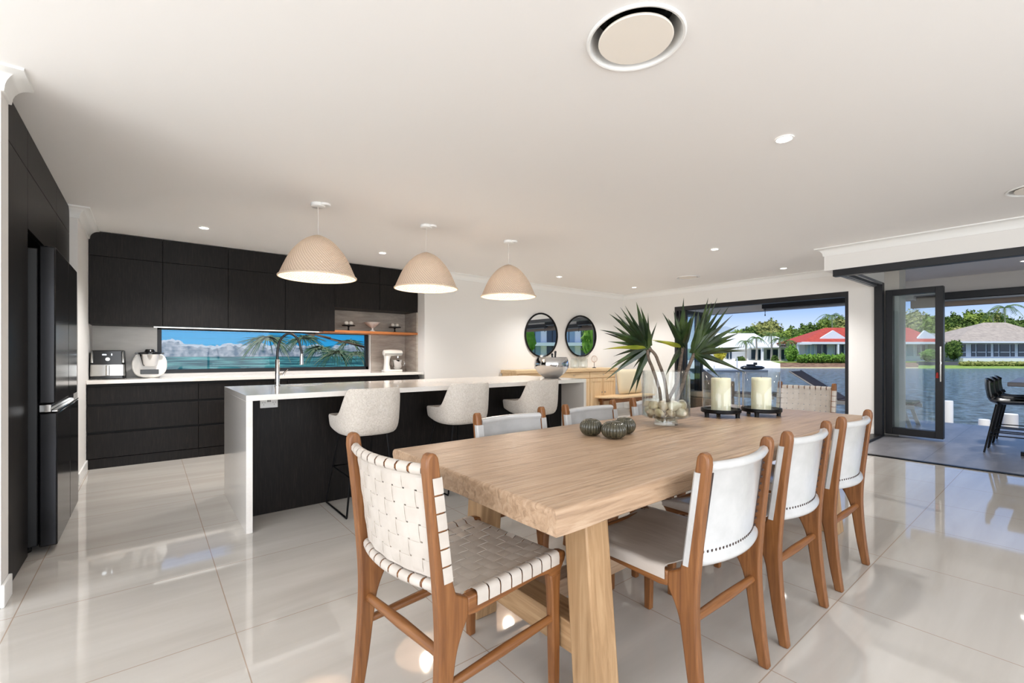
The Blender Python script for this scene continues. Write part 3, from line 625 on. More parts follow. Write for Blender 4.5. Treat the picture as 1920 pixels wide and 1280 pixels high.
# ---------------------------------------------------------------- back wall: mirrors, sideboard, bench
def mirror(x, z, label, rz=0.0):
    t = thing('round_mirror', label, 'mirror', (x, 6.60-abs(rz)*0.42-0.002, z), R_(rz*57.3), 'round black-framed mirrors'); r = 0.425
    b = MB(); b.tube([(r*math.cos(2*PI*k/72), -0.018, r*math.sin(2*PI*k/72)) for k in range(72)], 0.017, 8, closed=True); b.build('frame', blackm, t)
    b = MB(); b.prism([((r-0.005)*math.cos(2*PI*k/72), (r-0.005)*math.sin(2*PI*k/72)) for k in range(72)], 'y', -0.014, -0.003); b.build('mirror_glass', mat('mirror', (0.9, 0.92, 0.93, 1), 0.0, 1.0), t)
mirror(6.05, 1.622, 'round mirror with a thin black frame, left of the pair and behind the silver bowl')
mirror(7.15, 1.628, 'round mirror with a thin black frame, right of the pair and nearer the plant', -0.09)
lightoak = wood('light_oak', S(206, 172, 128), S(226, 196, 154), S(236, 210, 172), 'x', 0.5, 1.0, 0.05)
lightoakz = wood('light_oak_z', S(206, 172, 128), S(226, 196, 154), S(236, 210, 172), 'z', 0.5, 1.0, 0.05)
t = thing('sideboard', 'light oak sideboard with drawers and doors under the round mirrors', 'sideboard', (6.44, 6.36, 0)); T = Matrix.Translation((-6.44, -6.36, 0))
b = MB(T); b.box(5.03, 7.85, 6.13, 6.583, 0.895, 0.955); b.build('top', lightoak, t, bevel=0.005)
b = MB(T); b.box(5.06, 7.82, 6.17, 6.575, 0.08, 0.894); b.build('body', lightoakz, t)
sbx = [5.08, 6.03, 6.98, 7.80]
for k in range(3):
    b = MB(T); b.box(sbx[k]+0.008, sbx[k+1]-0.008, 6.15, 6.172, 0.765, 0.88); dr = b.build('drawer', lightoak, t, bevel=0.004)
    b = MB(T); xm = (sbx[k]+sbx[k+1])/2
    b.lathe([(0.016, 0), (0.016, 0.01)], (xm, 6.14, 0.815), 12); b.build('knob', steel, dr)
    w = sbx[k+1]-sbx[k]
    for s_ in range(2):
        a, c = sbx[k]+w*s_/2+0.008, sbx[k]+w*(s_+1)/2-0.008
        b = MB(T); b.box(a, c, 6.155, 6.172, 0.13, 0.745); b.box(a, a+0.06, 6.147, 6.156, 0.13, 0.745); b.box(c-0.06, c, 6.147, 6.156, 0.13, 0.745); b.box(a+0.06, c-0.06, 6.147, 6.156, 0.13, 0.19); b.box(a+0.06, c-0.06, 6.147, 6.156, 0.685, 0.745)
        dr = b.build('door', lightoakz, t, bevel=0.002)
        b = MB(T); b.box((c-0.05 if s_ == 0 else a+0.03), (c-0.03 if s_ == 0 else a+0.05), 6.13, 6.148, 0.44, 0.47); b.build('handle', steel, dr, bevel=0.003)
for x in (5.1, 7.78):
    for y in (6.19, 6.55): b = MB(T); b.box(x-0.03, x+0.03, y-0.02, y+0.02, 0, 0.08); b.build('leg', lightoakz, t)
def jar(x, y, r, h, label):
    b = MB(); b.lathe([(0.001, 0.0), (r*0.7, 0.0), (r, 0.03), (r, h*0.75), (r*0.8, h*0.9), (r*0.85, h), (r*0.8, h), (r*0.76, h*0.9), (r*0.95, h*0.74), (r*0.95, 0.035), (0.001, 0.008)], (x, y, 0.955), 28, caps=False)
    return tag(b.build('glass_jar', vaseg), label, 'jar', 'clear glass jars on the sideboard')
jar(6.72, 6.33, 0.085, 0.21, 'clear glass jar on the sideboard just right of the silver bowl')
jar(7.0, 6.36, 0.10, 0.25, 'wider clear glass jar on the sideboard below the right mirror')
t = thing('wire_ornament', 'small dark wire ornament on a stem at the right end of the sideboard', 'ornament', (7.33, 6.34, 0.955))
b = MB(); b.lathe([(0.04, 0), (0.04, 0.012), (0.008, 0.02)], seg=18); b.tube([(0, 0, 0.01), (0, 0, 0.12)], 0.005, 6); b.build('base', blackm, t)
b = MB()
for k in range(5):
    a = PI*k/5; b.tube([(0.065*math.cos(p)*math.cos(a), 0.065*math.cos(p)*math.sin(a), 0.19+0.07*math.sin(p)) for p in [2*PI*q/20 for q in range(20)]], 0.0018, 5, closed=True)
b.build('wire_ball', mat('copper', S(176, 128, 100), 0.35, 0.8), t)
b = MB(); b.lathe([(0.04, 0), (0.04, 0.01), (0.012, 0.02), (0.012, 0.12), (0.024, 0.13), (0.024, 0.27), (0.001, 0.27)], (5.78, 6.3, 0.955), 20); tag(b.build('candle_holder', glossw), 'white candle holder on the sideboard at the left rim of the silver bowl', 'candle holder')
t = thing('timber_bench', 'low pale timber bench with a wide seat in the far back corner', 'bench', (7.95, 5.95, 0))
b = MB(); b.prism([(-0.83, 0.27), (-0.5, 0.22), (0.65, 0.22), (0.65, -0.24), (-0.5, -0.24), (-0.80, 0.05)], 'z', 0.345, 0.385); b.build('seat', lightoak, t, bevel=0.01)
b = MB(); b.box(-0.72, 0.6, -0.21, -0.185, 0.27, 0.344); b.box(-0.72, 0.6, 0.165, 0.19, 0.27, 0.344); b.build('apron', teakx, t)
for x in (-0.66, 0.57):
    for y in (-0.17, 0.15): b = MB(); b.box(x-0.025, x+0.025, y-0.025, y+0.025, 0, 0.344); b.build('leg', teak, t, bevel=0.004)
def pillow(name, w, h, d, M_, m, parent=None):
    b = MB(T=M_); rings = []; n = 18
    for i in range(n+1):
        u = -1+2*i/n; ring = []
        for j in range(24):
            a = 2*PI*j/24; c, s_ = math.cos(a), math.sin(a)
            pz = h/2*math.copysign(abs(s_)**0.35, s_); e_ = (1-abs(u)**6)
            ring.append(Vector((u*w/2, d/2*math.copysign(abs(c)**0.9, c)*(max(e_, 0.02))**0.5, pz*(0.94+0.06*e_))))
        rings.append(ring)
    b.loft(rings); return b.build(name, m, parent, ang=80)
o = pillow('cushion', 0.78, 0.53, 0.16, Matrix.Translation((8.19, 6.09, 0.655)) @ Matrix.Rotation(R_(-8), 4, 'X'), mat('cream_linen', S(226, 214, 186), 0.9)); tag(o, 'large cream square cushion standing on the timber bench in the corner', 'cushion')

# ---------------------------------------------------------------- dining table
TZ = 0.80
t = thing('dining_table', 'long chunky pale oak dining table with a thick weathered top', 'dining table', (2.485, 1.425, 0)); T = Matrix.Translation((-2.485, -1.425, 0))
b = MB(T); nx, ny = 90, 30; random.seed(4)
X0, X1, Y0, Y1 = 0.872, 3.97, 0.892, 1.957
def tp(i, j, z):   # slightly irregular hand-worn outline
    x = X0+(X1-X0)*i/nx; y = Y0+(Y1-Y0)*j/ny
    if i in (0, nx): x += 0.004*noise.noise(Vector((7, y*5, z*4)))
    if j in (0, ny): y += 0.004*noise.noise(Vector((x*4, 3, z*6+9)))
    return Vector((x, y, z))
def per(z, o, dz=0):
    P = [tp(i, 0, z) for i in range(nx)]+[tp(nx, j, z) for j in range(ny)]+[tp(i, ny, z) for i in range(nx, 0, -1)]+[tp(0, j, z) for j in range(ny, 0, -1)]
    c = Vector((2.5, 1.425, z)); out = []
    for k, p in enumerate(P):
        q = p.copy(); q.x = min(max(p.x, X0+o), X1-o); q.y = min(max(p.y, Y0+o), Y1-o)
        if o == 0: q.x = p.x; q.y = p.y
        q.z = z+dz*0.004*noise.noise(Vector((p.x*6, p.y*6, z*20))); out.append(q)
    return out
b.loft([per(TZ-0.08, 0.012), per(TZ-0.072, 0, 1), per(TZ-0.05, 0.003, 1), per(TZ-0.025, 0.0, 1), per(TZ-0.009, 0.001, 0), per(TZ-0.002, 0.006), per(TZ, 0.014)])
b.build('tabletop', oak, t, ang=50)
for sx_ in (0, 1):
    x0, x1 = ((1.18, 1.30), (3.66, 3.78))[sx_]
    for s_ in (-1, 1):
        b = MB(T)
        def sec(z, yc, hw): return [Vector((x0, 1.425+s_*(yc-hw), z)), Vector((x1, 1.425+s_*(yc-hw), z)), Vector((x1, 1.425+s_*(yc+hw), z)), Vector((x0, 1.425+s_*(yc+hw), z))]
        b.loft([sec(0.0, 0.365, 0.058), sec(0.36, 0.335, 0.056), sec(0.721, 0.305, 0.054)]); b.build('leg', oakz, t, bevel=0.006)
    b = MB(T); b.box(x0+0.001, x1-0.001, 1.425-0.315, 1.425+0.315, 0.157, 0.266); b.build('cross_beam', oaky, t, bevel=0.004)
    b = MB(T); b.box(x0+0.001, x1-0.001, 1.425-0.30, 1.425+0.30, 0.64, 0.7195); b.build('cross_beam', oaky, t, bevel=0.004)
b = MB(T); b.box(1.30, 3.66, 1.38, 1.47, 0.18, 0.262); b.build('long_beam', oak, t, bevel=0.004)

# ---------------------------------------------------------------- dining chairs
def outline_rear():
    rear = spline([(0, 0.0, 0.0), (0, 0.018, 0.15), (0, 0.031, 0.32), (0, 0.030, 0.46), (0, 0.010, 0.68), (0, -0.012, 0.87)], 5)
    top = [(-0.011, 0.893), (-0.004, 0.906), (0.008, 0.912), (0.020, 0.909), (0.028, 0.898), (0.032, 0.88)]
    front = spline([(0, 0.033, 0.87), (0, 0.056, 0.70), (0, 0.074, 0.57), (0, 0.092, 0.505)], 5)
    low = spline([(0, 0.135, 0.482), (0, 0.135, 0.43), (0, 0.112, 0.385), (0, 0.092, 0.33), (0, 0.078, 0.24), (0, 0.060, 0.12), (0, 0.036, 0.0)], 4)
    return [(p[1], p[2]) for p in rear]+top+[(p[1], p[2]) for p in front]+[(p[1], p[2]) for p in low]
OR = outline_rear()
RAIL = [(0.134, 0.482), (0.134, 0.43), (0.17, 0.424), (0.30, 0.430), (0.45, 0.436), (0.50, 0.430), (0.525, 0.405), (0.565, 0.405), (0.575, 0.43), (0.592, 0.452), (0.600, 0.470), (0.594, 0.484), (0.57, 0.490), (0.45, 0.484), (0.25, 0.480)]
def chair_frame(t, K, mt, sides=True):
    T = Matrix.Diagonal((1, 1, K, 1))
    for s_ in (-1, 1):
        a, c = (s_*0.2575, s_*0.222)
        b = MB(T); b.prism(OR, 'x', min(a, c), max(a, c)); b.build('leg', mt[0], t, bevel=0.007, seg=3)
        b = MB(T); b.prism(RAIL, 'x', min(a, c)+0.001, max(a, c)-0.001); b.build('side_rail', mt[1], t, bevel=0.006, seg=3)
        b = MB(T); xc = s_*0.239
        rg = []
        for z, hx, y0, y1 in ((0, 0.0155, 0.533, 0.566), (0.2, 0.0165, 0.528, 0.567), (0.36, 0.0170, 0.522, 0.567), (0.42, 0.0170, 0.512, 0.572)):
            rg.append([Vector((xc-hx, y0, z)), Vector((xc+hx, y0, z)), Vector((xc+hx, y1, z)), Vector((xc-hx, y1, z))])
        b.loft(rg); b.build('leg', mt[0], t, bevel=0.006, seg=3)
        if not sides: continue
        b = MB(T); b.tube([(xc, 0.07, 0.250), (xc, 0.30, 0.256), (xc, 0.54, 0.262)], [0.013, 0.0165, 0.013], 12); b.build('stretcher', mt[1], t)
    b = MB(T); b.tube([(-0.225, 0.062, 0.335), (0, 0.062, 0.335), (0.225, 0.062, 0.335)], [0.014, 0.018, 0.014], 12); b.build('stretcher', mt[2], t)
    b = MB(T); b.tube([(-0.225, 0.565, 0.462), (0.225, 0.565, 0.462)], 0.015, 10); b.build('front_rail', mt[2], t)
    b = MB(T); b.tube([(-0.225, 0.13, 0.455), (0.225, 0.13, 0.455)], 0.014, 10); b.build('rear_rail', mt[2], t)
WM = (teak, teaky, teakx)
def yfront(z): return 0.033+(0.87-z)*0.135      # post front face
def bulge(x, b_=0.045): return -b_*(1-(x/0.235)**2)
def leather_chair(label, loc, rz, group):
    t = thing('dining_chair', label, 'dining chair', loc, rz, group); chair_frame(t, 1.0, WM, False)
    # backrest: sheet with rolled top and bottom edges
    b = MB(); rings = []
    for i in range(17):
        x = -0.2195+0.439*i/16; bu = bulge(x); ring = []
        pr = []
        for a in range(-60, 241, 30): pr.append((0.010*0+0.017*math.cos(R_(a)), 0.862+0.017*math.sin(R_(a))))
        top = [(-0.002+0.019*math.cos(R_(a)), 0.860+0.017*math.sin(R_(a))) for a in (-40, 0, 40, 90, 130, 180, 220)]
        bot = [(-0.004+0.021*math.cos(R_(a)), 0.532+0.019*math.sin(R_(a))) for a in (140, 180, 220, 270, 320, 0, 40)]
        prof = top+[(-0.003, 0.835), (-0.003, 0.56)]+bot+[(0.004, 0.56), (0.004, 0.835)]
        for dy, z in prof:
            ring.append(Vector((x, yfront(z)-0.012+bu*(1.0 if z > 0.7 else 1.0+0.15)+dy, z)))
        rings.append(ring)
    b.loft(rings); b.build('backrest', leatherw, t, ang=60)
    # leather wrapped round the fronts and outer faces of the posts
    for s_ in (-1, 1):
        b = MB()
        rg = []
        for k in range(9):
            z = 0.525+(0.845-0.525)*k/8; y = yfront(z); o = 0.0035
            rg.append([Vector((s_*0.2195, y-0.004, z)), Vector((s_*0.2195, y+o, z)), Vector((s_*(0.2575-0.004), y+o, z)), Vector((s_*(0.2575+o), y-0.004, z)), Vector((s_*(0.2575+o), y-0.022, z)), Vector((s_*(0.2575+0.0005), y-0.022, z)), Vector((s_*0.2572, y-0.003, z))])
        b.loft(rg); b.build('leather_wrap', leatherw, t)
    # dark lacing down the inner sides of the posts and along the lower roll
    b = MB()
    for s_ in (-1, 1):
        for k in range(10):
            z = 0.56+0.028*k; x = s_*0.207; y = yfront(z)-0.012+bulge(0.198)-0.0045
            b.box(x-0.006, x+0.006, y-0.0035, y+0.001, z-0.0035, z+0.0035)
    for k in range(22):
        x = -0.19+0.38*k/21; y = yfront(0.55)-0.012+bulge(x)*1.15-0.0045; b.box(x-0.0035, x+0.0035, y-0.002, y+0.001, 0.556, 0.566)
    for s_ in (-1, 1):
        x = s_*0.192; z0, z1 = 0.558, 0.84; b.loft([[Vector((x+e_*0.002, yfront(z)-0.012+bulge(x)+d_, z)) for e_, d_ in ((-2.5, -0.006), (1.5, -0.006), (1, 0), (-1, 0))] for z in (z0, z1)])
    b.build('lacing', stitch, t)['kind'] = 'stuff'
    # seat sheet, dished between the rails and folded over them
    b = MB(); rings = []
    for i in range(13):
        y = 0.145+(0.59-0.145)*i/12; fr = 0.0 if i < 12 else -0.008; ring = []
        zr = 0.484+0.004*math.sin(PI*i/12)+ (0.012*(1-i/2) if i < 2 else 0)+fr
        up = [(-0.2625, 0.452), (-0.2625, zr-0.004), (-0.256, zr+0.004), (-0.235, zr+0.004)]
        mid = [(x, zr+0.002-0.018*(1-(x/0.225)**2)) for x in (-0.2, -0.15, -0.08, 0, 0.08, 0.15, 0.2)]
        line = up+mid+[(-a, c) for a, c in reversed(up)]
        low = [(a*0.985 if abs(a) > 0.25 else a, c-0.004 if abs(a) < 0.26 else c) for a, c in reversed(line)]
        rings.append([Vector((a, y, c)) for a, c in line]+[Vector((a, y, c)) for a, c in low])
    b.loft(rings); b.build('seat', leathers, t, ang=60)
    b = MB()
    for s_ in (-1, 1):
        for k in range(26):
            y = 0.17+0.4*k/25; x = s_*0.212; b.box(x-0.0015, x+0.0015, y-0.004, y+0.004, 0.4825, 0.4855)
    b.build('stitching', stitch, t)['kind'] = 'stuff'
    return t
c = leather_chair('white leather and teak dining chair, nearest on the right side of the table', (1.656, 0.745, 0), 0, 'leather chairs along the right side of the table')
copy_tree(c, 'white leather and teak dining chair in the middle of the right side of the table', (2.334, 0.745, 0))
copy_tree(c, 'white leather and teak dining chair furthest along the right side, by the patio doors', (3.045, 0.745, 0))
for x, lb in ((1.655, 'white leather dining chair on the island side, nearest the woven chair'), (2.345, 'white leather dining chair on the island side, directly behind the green urchin vases'), (3.06, 'white leather dining chair on the island side, partly behind the glass vase')):
    d = copy_tree(c, lb, (x, 2.075, 0), PI); d['group'] = 'leather chairs along the island side of the table'

def woven_chair(label, loc, rz, group):
    K = 1.047
    t = thing('woven_dining_chair', label, 'dining chair', loc, rz, group); chair_frame(t, K, WM)
    T = Matrix.Diagonal((1, 1, K, 1))
    zt, zb = 0.862, 0.528
    for z, r in ((zt, 0.013), (zb, 0.014)):
        b = MB(T); b.tube([(x, yfront(z)-0.020+bulge(x), z) for x in [-0.225+0.45*k/14 for k in range(15)]], r, 10); b.build('back_rail', teakx, t)
    nv = 9; nh = 6
    xs = [-0.198+0.396*i/(nv-1) for i in range(nv)]; zs = [0.572+0.050*j for j in range(nh)]
    for i, x in enumerate(xs):
        bu = bulge(x); P = []; W = 0.0155
        yb = yfront(zb)-0.020+bu; yt = yfront(zt)-0.020+bu
        for a in (70, 100, 130, 160, 200, 240, 270, 300, 335): P.append((x, yb+W*math.cos(R_(a)), zb+W*math.sin(R_(a))))
        n = 25
        for k in range(n+1):
            z = zb+0.004+(zt-zb-0.008)*k/n; w = 0.0018*math.sin(PI*((z-zs[0])/0.050)+PI*i+PI/2)
            if z < zs[0]-0.03 or z > zs[-1]+0.03: w = 0
            e_ = max(0, 1-min(z-zb, zt-z)/0.032); P.append((x, yfront(z)-0.020+bu+0.004+0.0115*e_**0.7+w*(1-e_), z))
        for a in (20, 60, 90, 120, 160, 200, 230, 260, 285): P.append((x, yt+W*math.cos(R_(a)), zt+W*math.sin(R_(a))))
        b = MB(T); b.ribbon(P, (1, 0.09*x/0.0552, 0), 0.0415, 0.0020); b.build('strap', strapm, t, ang=60)
    for j, z in enumerate(zs):
        P = []; yf = yfront(z)+0.003
        for q in ((-0.2600, yf-0.034), (-0.2605, yf-0.012), (-0.2590, yf-0.002), (-0.252, yf+0.0005), (-0.235, yf)): P.append((q[0], q[1], z))
        n = 72
        for k in range(n+1):
            x = -0.222+0.444*k/n; w = 0.0018*math.sin(PI*((x-xs[0])/(0.396/(nv-1)))+PI*(j+1)+PI/2)
            P.append((x, yfront(z)-0.020+bulge(x)+0.004+w+max(0, (abs(x)-0.20)/0.022)*0.014, z))
        for q in ((0.235, yf), (0.252, yf+0.0005), (0.2590, yf-0.002), (0.2605, yf-0.012), (0.2600, yf-0.034)): P.append((q[0], q[1], z))
        b = MB(T); b.ribbon(P, (0, -0.135, 1), 0.0455, 0.0020); b.build('strap', strapm, t, ang=60)
    # seat: straps front to back and side to side
    ni, nj = 9, 8; sx2 = [-0.192+0.048*i for i in range(ni)]; sy2 = [0.190+0.049*j for j in range(nj)]
    def zs_(x, y): return 0.484-0.012*(1-min(1, (x/0.225)**2))-0.004*math.sin(PI*min(max((y-0.14)/0.43, 0), 1))
    for i, x in enumerate(sx2):
        P = [(x, 0.128, 0.437), (x, 0.113, 0.445), (x, 0.112, 0.460), (x, 0.125, 0.471)]
        for k in range(41):
            y = 0.145+0.405*k/40; w = 0.0019*math.sin(PI*((y-sy2[0])/0.049)+PI*i+PI/2)
            P.append((x, y, zs_(x, y)+w))
        P += [(x, 0.568, 0.481), (x, 0.580, 0.474), (x, 0.584, 0.460), (x, 0.578, 0.446)]
        b = MB(T); b.ribbon(P, (1, 0, 0), 0.0425, 0.0022); b.build('seat_strap', strapm, t, ang=60)
    for j, y in enumerate(sy2):
        P = [(-0.2605, y, 0.450), (-0.2612, y, 0.475), (-0.2585, y, 0.4875), (-0.250, y, 0.4925), (-0.228, y, 0.491)]
        for k in range(61):
            x = -0.218+0.436*k/60; w = 0.0019*math.sin(PI*((x-sx2[0])/0.048)+PI*(j+1)+PI/2)
            P.append((x, y, zs_(x, y)+w))
        P += [(-p[0], p[1], p[2]) for p in reversed(P[:5])]
        b = MB(T); b.ribbon(P, (0, 1, 0), 0.0430, 0.0022); b.build('seat_strap', strapm, t, ang=60)
    return t
c = woven_chair('woven white strap chair with a teak frame in the foreground, at the near table end', (0.585, 1.376, 0), R_(-84.4), 'woven strap chairs at the table ends')
copy_tree(c, 'woven white leather strap chair at the far table end, in front of the water view', (5.18, 1.69, 0), R_(90))

# ---------------------------------------------------------------- on the table
urchin = mat('urchin_glaze', S(92, 88, 70), 0.22, coat=0.4)
noisy(urchin, [S(42, 40, 28), S(64, 61, 46), S(84, 80, 62)], (1, 1, 1), 30, 5, 0.6, bump=0.25, bdist=0.003)
def gourd(px, py, D, r, h, label):
    p = at(px, py, D); p.z = TZ+0.0005; t = thing('urchin_vase', label, 'vase', p, random.random()*3, 'ribbed green urchin vases on the table')
    b = MB(); rings = []; n = 22; sub = 8; K = n*sub
    for i in range(19):
        u = i/18; a = R_(-68+150*u); rr = r*(math.cos(a)**0.75 if math.cos(a) > 0 else 0); z = h*0.47+h*0.5*math.sin(a)
        if i == 18: rr = r*0.17
        rings.append([Vector(((rr*(1-0.075*abs(math.sin(n*q/2))**0.6*(-1)-0.075))*math.cos(q), (rr*(1+0.075*abs(math.sin(n*q/2))**0.6-0.075))*math.sin(q), z)) for q in [2*PI*k/K for k in range(K)]])
    rings[0] = [Vector((v.x, v.y, 0)) for v in rings[0]]
    for s_, dz in ((0.85, 0.0), (0.8, -0.012), (0.9, -0.03)): rings.append([Vector((v.x*s_, v.y*s_, v.z+dz)) for v in rings[18]])
    b.loft(rings); b.build('body', urchin, t, ang=70)
gourd(1108, 815, 2.42, 0.060, 0.092, 'ribbed green urchin vase on the table, leftmost of the three')
gourd(1151, 822, 2.33, 0.066, 0.092, 'ribbed green urchin vase on the table, in front of the other two')
gourd(1171, 812, 2.47, 0.060, 0.092, 'ribbed green urchin vase on the table, tucked behind the front one')

VX, VY = 2.50, 1.585
t = thing('glass_vase', 'wide clear cylinder vase with water, pebbles and leafy cuttings', 'vase', (VX, VY, TZ+0.0005)); R1 = 0.142
b = MB(); b.lathe([(0.001, 0.0), (0.070, 0.0), (0.072, 0.006), (0.070, 0.012), (0.069, 0.042), (0.080, 0.047), (R1-0.012, 0.047), (R1, 0.055), (R1, 0.330), (R1-0.004, 0.332), (R1-0.005, 0.330), (R1-0.005, 0.058), (R1-0.014, 0.053), (0.066, 0.053), (0.063, 0.045), (0.063, 0.018), (0.001, 0.014)], seg=64, caps=False); b.build('vessel', vaseg, t, ang=50)
b = MB(); b.lathe([(0.001, 0.0150), (0.062, 0.019), (0.062, 0.046), (0.065, 0.054), (R1-0.016, 0.054), (R1-0.006, 0.060), (R1-0.006, 0.150), (0.001, 0.150)], seg=48, caps=False); b.build('water', waterin, t)
random.seed(11); pm = [noisy(mat('pebble', c_, 0.45), [c0, c_], (1, 1, 1), 25, 4) for c0, c_ in ((S(176, 152, 116), S(214, 198, 168)), (S(170, 146, 118), S(200, 178, 150)), (S(206, 190, 168), S(236, 226, 208)))]
pebbles = []
def pebble(c, r, m_):
    b = MB(); sx_, sy_, sz_ = r*random.uniform(0.85, 1.25), r*random.uniform(0.8, 1.1), r*random.uniform(0.65, 0.95); M_ = Matrix.Rotation(random.uniform(0, 3), 3, (random.random(), random.random(), 1))
    b.sphere((0, 0, 0), 1, seg=14, rg=9); sd_ = random.random()*50
    b.v = [Vector(c)+M_ @ Vector((v.x*sx_, v.y*sy_, v.z*sz_))*(1+0.30*noise.noise(v*1.1+Vector((sd_, 0, 0)))) for v in b.v]
    tag(b.build('pebble', m_, ang=80), 'rounded cream pebble under water in the clear glass vase', 'pebble', 'cream pebbles in the glass vase')
for lvl, (n, rad, z) in enumerate(((6, 0.040, 0.036), (10, 0.100, 0.082), (5, 0.048, 0.078), (9, 0.098, 0.122), (4, 0.045, 0.118))):
    for k in range(n):
        a = 2*PI*(k+0.37*lvl)/n+random.uniform(-0.08, 0.08); rr = rad+random.uniform(-0.004, 0.004)
        pebble((VX+rr*math.cos(a), VY+rr*math.sin(a), TZ+z+random.uniform(-0.003, 0.003)), random.uniform(0.025, 0.033) if lvl else 0.017, random.choice(pm))

# leafy cuttings: stems and sword leaves
leafm = mat('green_leaf', S(46, 72, 36), 0.35, spec=0.5); noisy(leafm, [S(16, 30, 12), S(30, 48, 20), S(62, 80, 36)], (1, 1, 1), 9, 3, 0.5)
leafy = mat('yellow_leaf', S(140, 142, 40), 0.35); noisy(leafy, [S(96, 110, 34), S(160, 156, 48)], (1, 1, 1), 8, 3, 0.5)
stemm = mat('bark_stem', S(120, 104, 88), 0.8); noisy(stemm, [S(72, 60, 50), S(112, 97, 84)], (1, 1, 4), 30, 5, 0.6, bump=0.4, bdist=0.004)
base = Vector((VX, VY, TZ))
t = thing('leafy_cutting', 'sword-leaved green cuttings on bare grey stems standing in the glass vase', 'plant', (VX, VY, TZ)); T = Matrix.Translation(-base)
D0 = 2.80
hA = at(1216, 652, D0-0.03); hB1 = at(1280, 650, D0+0.05); hB2 = at(1302, 662, D0-0.05)
foot = [base+Vector((-0.01, 0.02, 0.10)), base+Vector((0.0, -0.02, 0.10)), base+Vector((0.03, 0.03, 0.10)), base+Vector((0.03, -0.03, 0.10))]
def stem(pts, r): b = MB(T); b.tube(spline(pts, 6), r, 10); b.build('stem', stemm, t)
stem([foot[0], at(1236, 730, D0), at(1224, 692, D0), at(1216, 672, D0-0.02), at(1214, 655, D0-0.03)], 0.0095)
stem([foot[1], at(1246, 712, D0), at(1235, 680, D0-0.01), at(1228, 664, D0-0.02), hA], 0.0095)
stem([foot[2], at(1268, 720, D0+0.03), at(1274, 690, D0+0.04), hB1], 0.0105)
stem([foot[3], at(1278, 726, D0-0.03), at(1288, 696, D0-0.04), hB2], 0.0105)
def leaf_(o, tip, w, droop, m_=leafm):
    o = Vector(o); tip = Vector(tip); d = tip-o; Ln = d.length; side = d.cross(Vector((0, 0, 1)))
    vw = (o-Vector((0, 0, HC))).normalized(); side = d.cross(vw).normalized()
    side = (side+Vector((random.uniform(-.5, .5), random.uniform(-.5, .5), random.uniform(-.5, .5)))*0.8).normalized()
    up = side.cross(d).normalized(); n = 10; vs = []; fs = []
    for k in range(n+1):
        u = k/n; c = o+d*u+Vector((0, 0, 1))*droop*Ln*(4*u*(1-u))*0.5
        ww = w*(0.55+0.45*min(1, u/0.25))*(1 if u < 0.22 else (1-((u-0.22)/0.78))**1.05)+0.0005
        f = up*ww*0.35
        vs += [c-side*ww/2+f, c, c+side*ww/2+f, c-up*0.0014]
    for k in range(n):
        a = k*4; e_ = a+4
        fs += [(a, a+1, e_+1, e_), (a+1, a+2, e_+2, e_+1), (a, e_, e_+3, a+3), (a+3, e_+3, e_+2, a+2)]
    b = MB(T); b.add(vs, fs); b.build('leaf', m_, t, ang=60)
random.seed(5)
TA = [(1124, 618, .03), (1139, 622, .03), (1142, 588, .034), (1152, 585, .034), (1163, 576, .03), (1172, 573, .026), (1193, 566, .034), (1201, 575, .026), (1215, 587, .018), (1133, 624, .03), (1150, 610, .034), (1160, 598, .036), (1170, 592, .036), (1180, 586, .034), (1150, 668, .022),
      (1134, 701, .028), (1136, 712, .028), (1178, 740, .034), (1191, 738, .030), (1146, 684, .018), (1158, 690, .02), (1232, 604, .014), (1140, 640, .026), (1172, 606, .036), (1187, 690, .02)]
for px, py, w in TA: leaf_(hA+Vector((random.uniform(-.012, .012), random.uniform(-.012, .012), random.uniform(-.012, .012))), at(px, py, D0+random.uniform(-0.16, 0.12)), w*1.45, random.uniform(0.0, 0.10))
leaf_(hA, at(1130, 655, D0-0.05), 0.030, 0.06, leafy)
leaf_(hB1, at(1221, 637, D0-0.08), 0.032, 0.03, leafy); leaf_(hB1, at(1226, 640, D0-0.0), 0.024, 0.05)
TB1 = [(1242, 586, .026), (1252, 596, .032), (1258, 604, .034), (1263, 582, .03), (1270, 592, .034), (1282, 558, .03), (1276, 600, .034), (1290, 594, .034), (1298, 590, .03), (1305, 580, .03), (1284, 580, .03), (1266, 610, .034), (1247, 706, .026), (1256, 690, .02)]
TB2 = [(1328, 558, .034), (1334, 566, .034), (1340, 572, .032), (1345, 558, .022), (1352, 578, .03), (1367, 574, .032), (1374, 590, .030), (1386, 610, .034), (1390, 622, .034), (1360, 606, .036), (1340, 600, .036), (1322, 590, .036), (1312, 600, .034), (1400, 658, .030), (1396, 650, .028), (1380, 634, .034),
       (1350, 708, .026), (1404, 701, .02), (1392, 696, .018), (1350, 652, .026), (1330, 640, .03), (1310, 582, .032), (1372, 662, .022), (1345, 590, .034)]
for px, py, w in TB1: leaf_(hB1+Vector((random.uniform(-.012, .012), random.uniform(-.012, .012), random.uniform(-.012, .012))), at(px, py, D0+0.05+random.uniform(-0.16, 0.14)), w*1.45, random.uniform(0.0, 0.08))
for px, py, w in TB2: leaf_(hB2+Vector((random.uniform(-.012, .012), random.uniform(-.012, .012), random.uniform(-.012, .012))), at(px, py, D0-0.05+random.uniform(-0.14, 0.16)), w*1.45, random.uniform(0.0, 0.08))

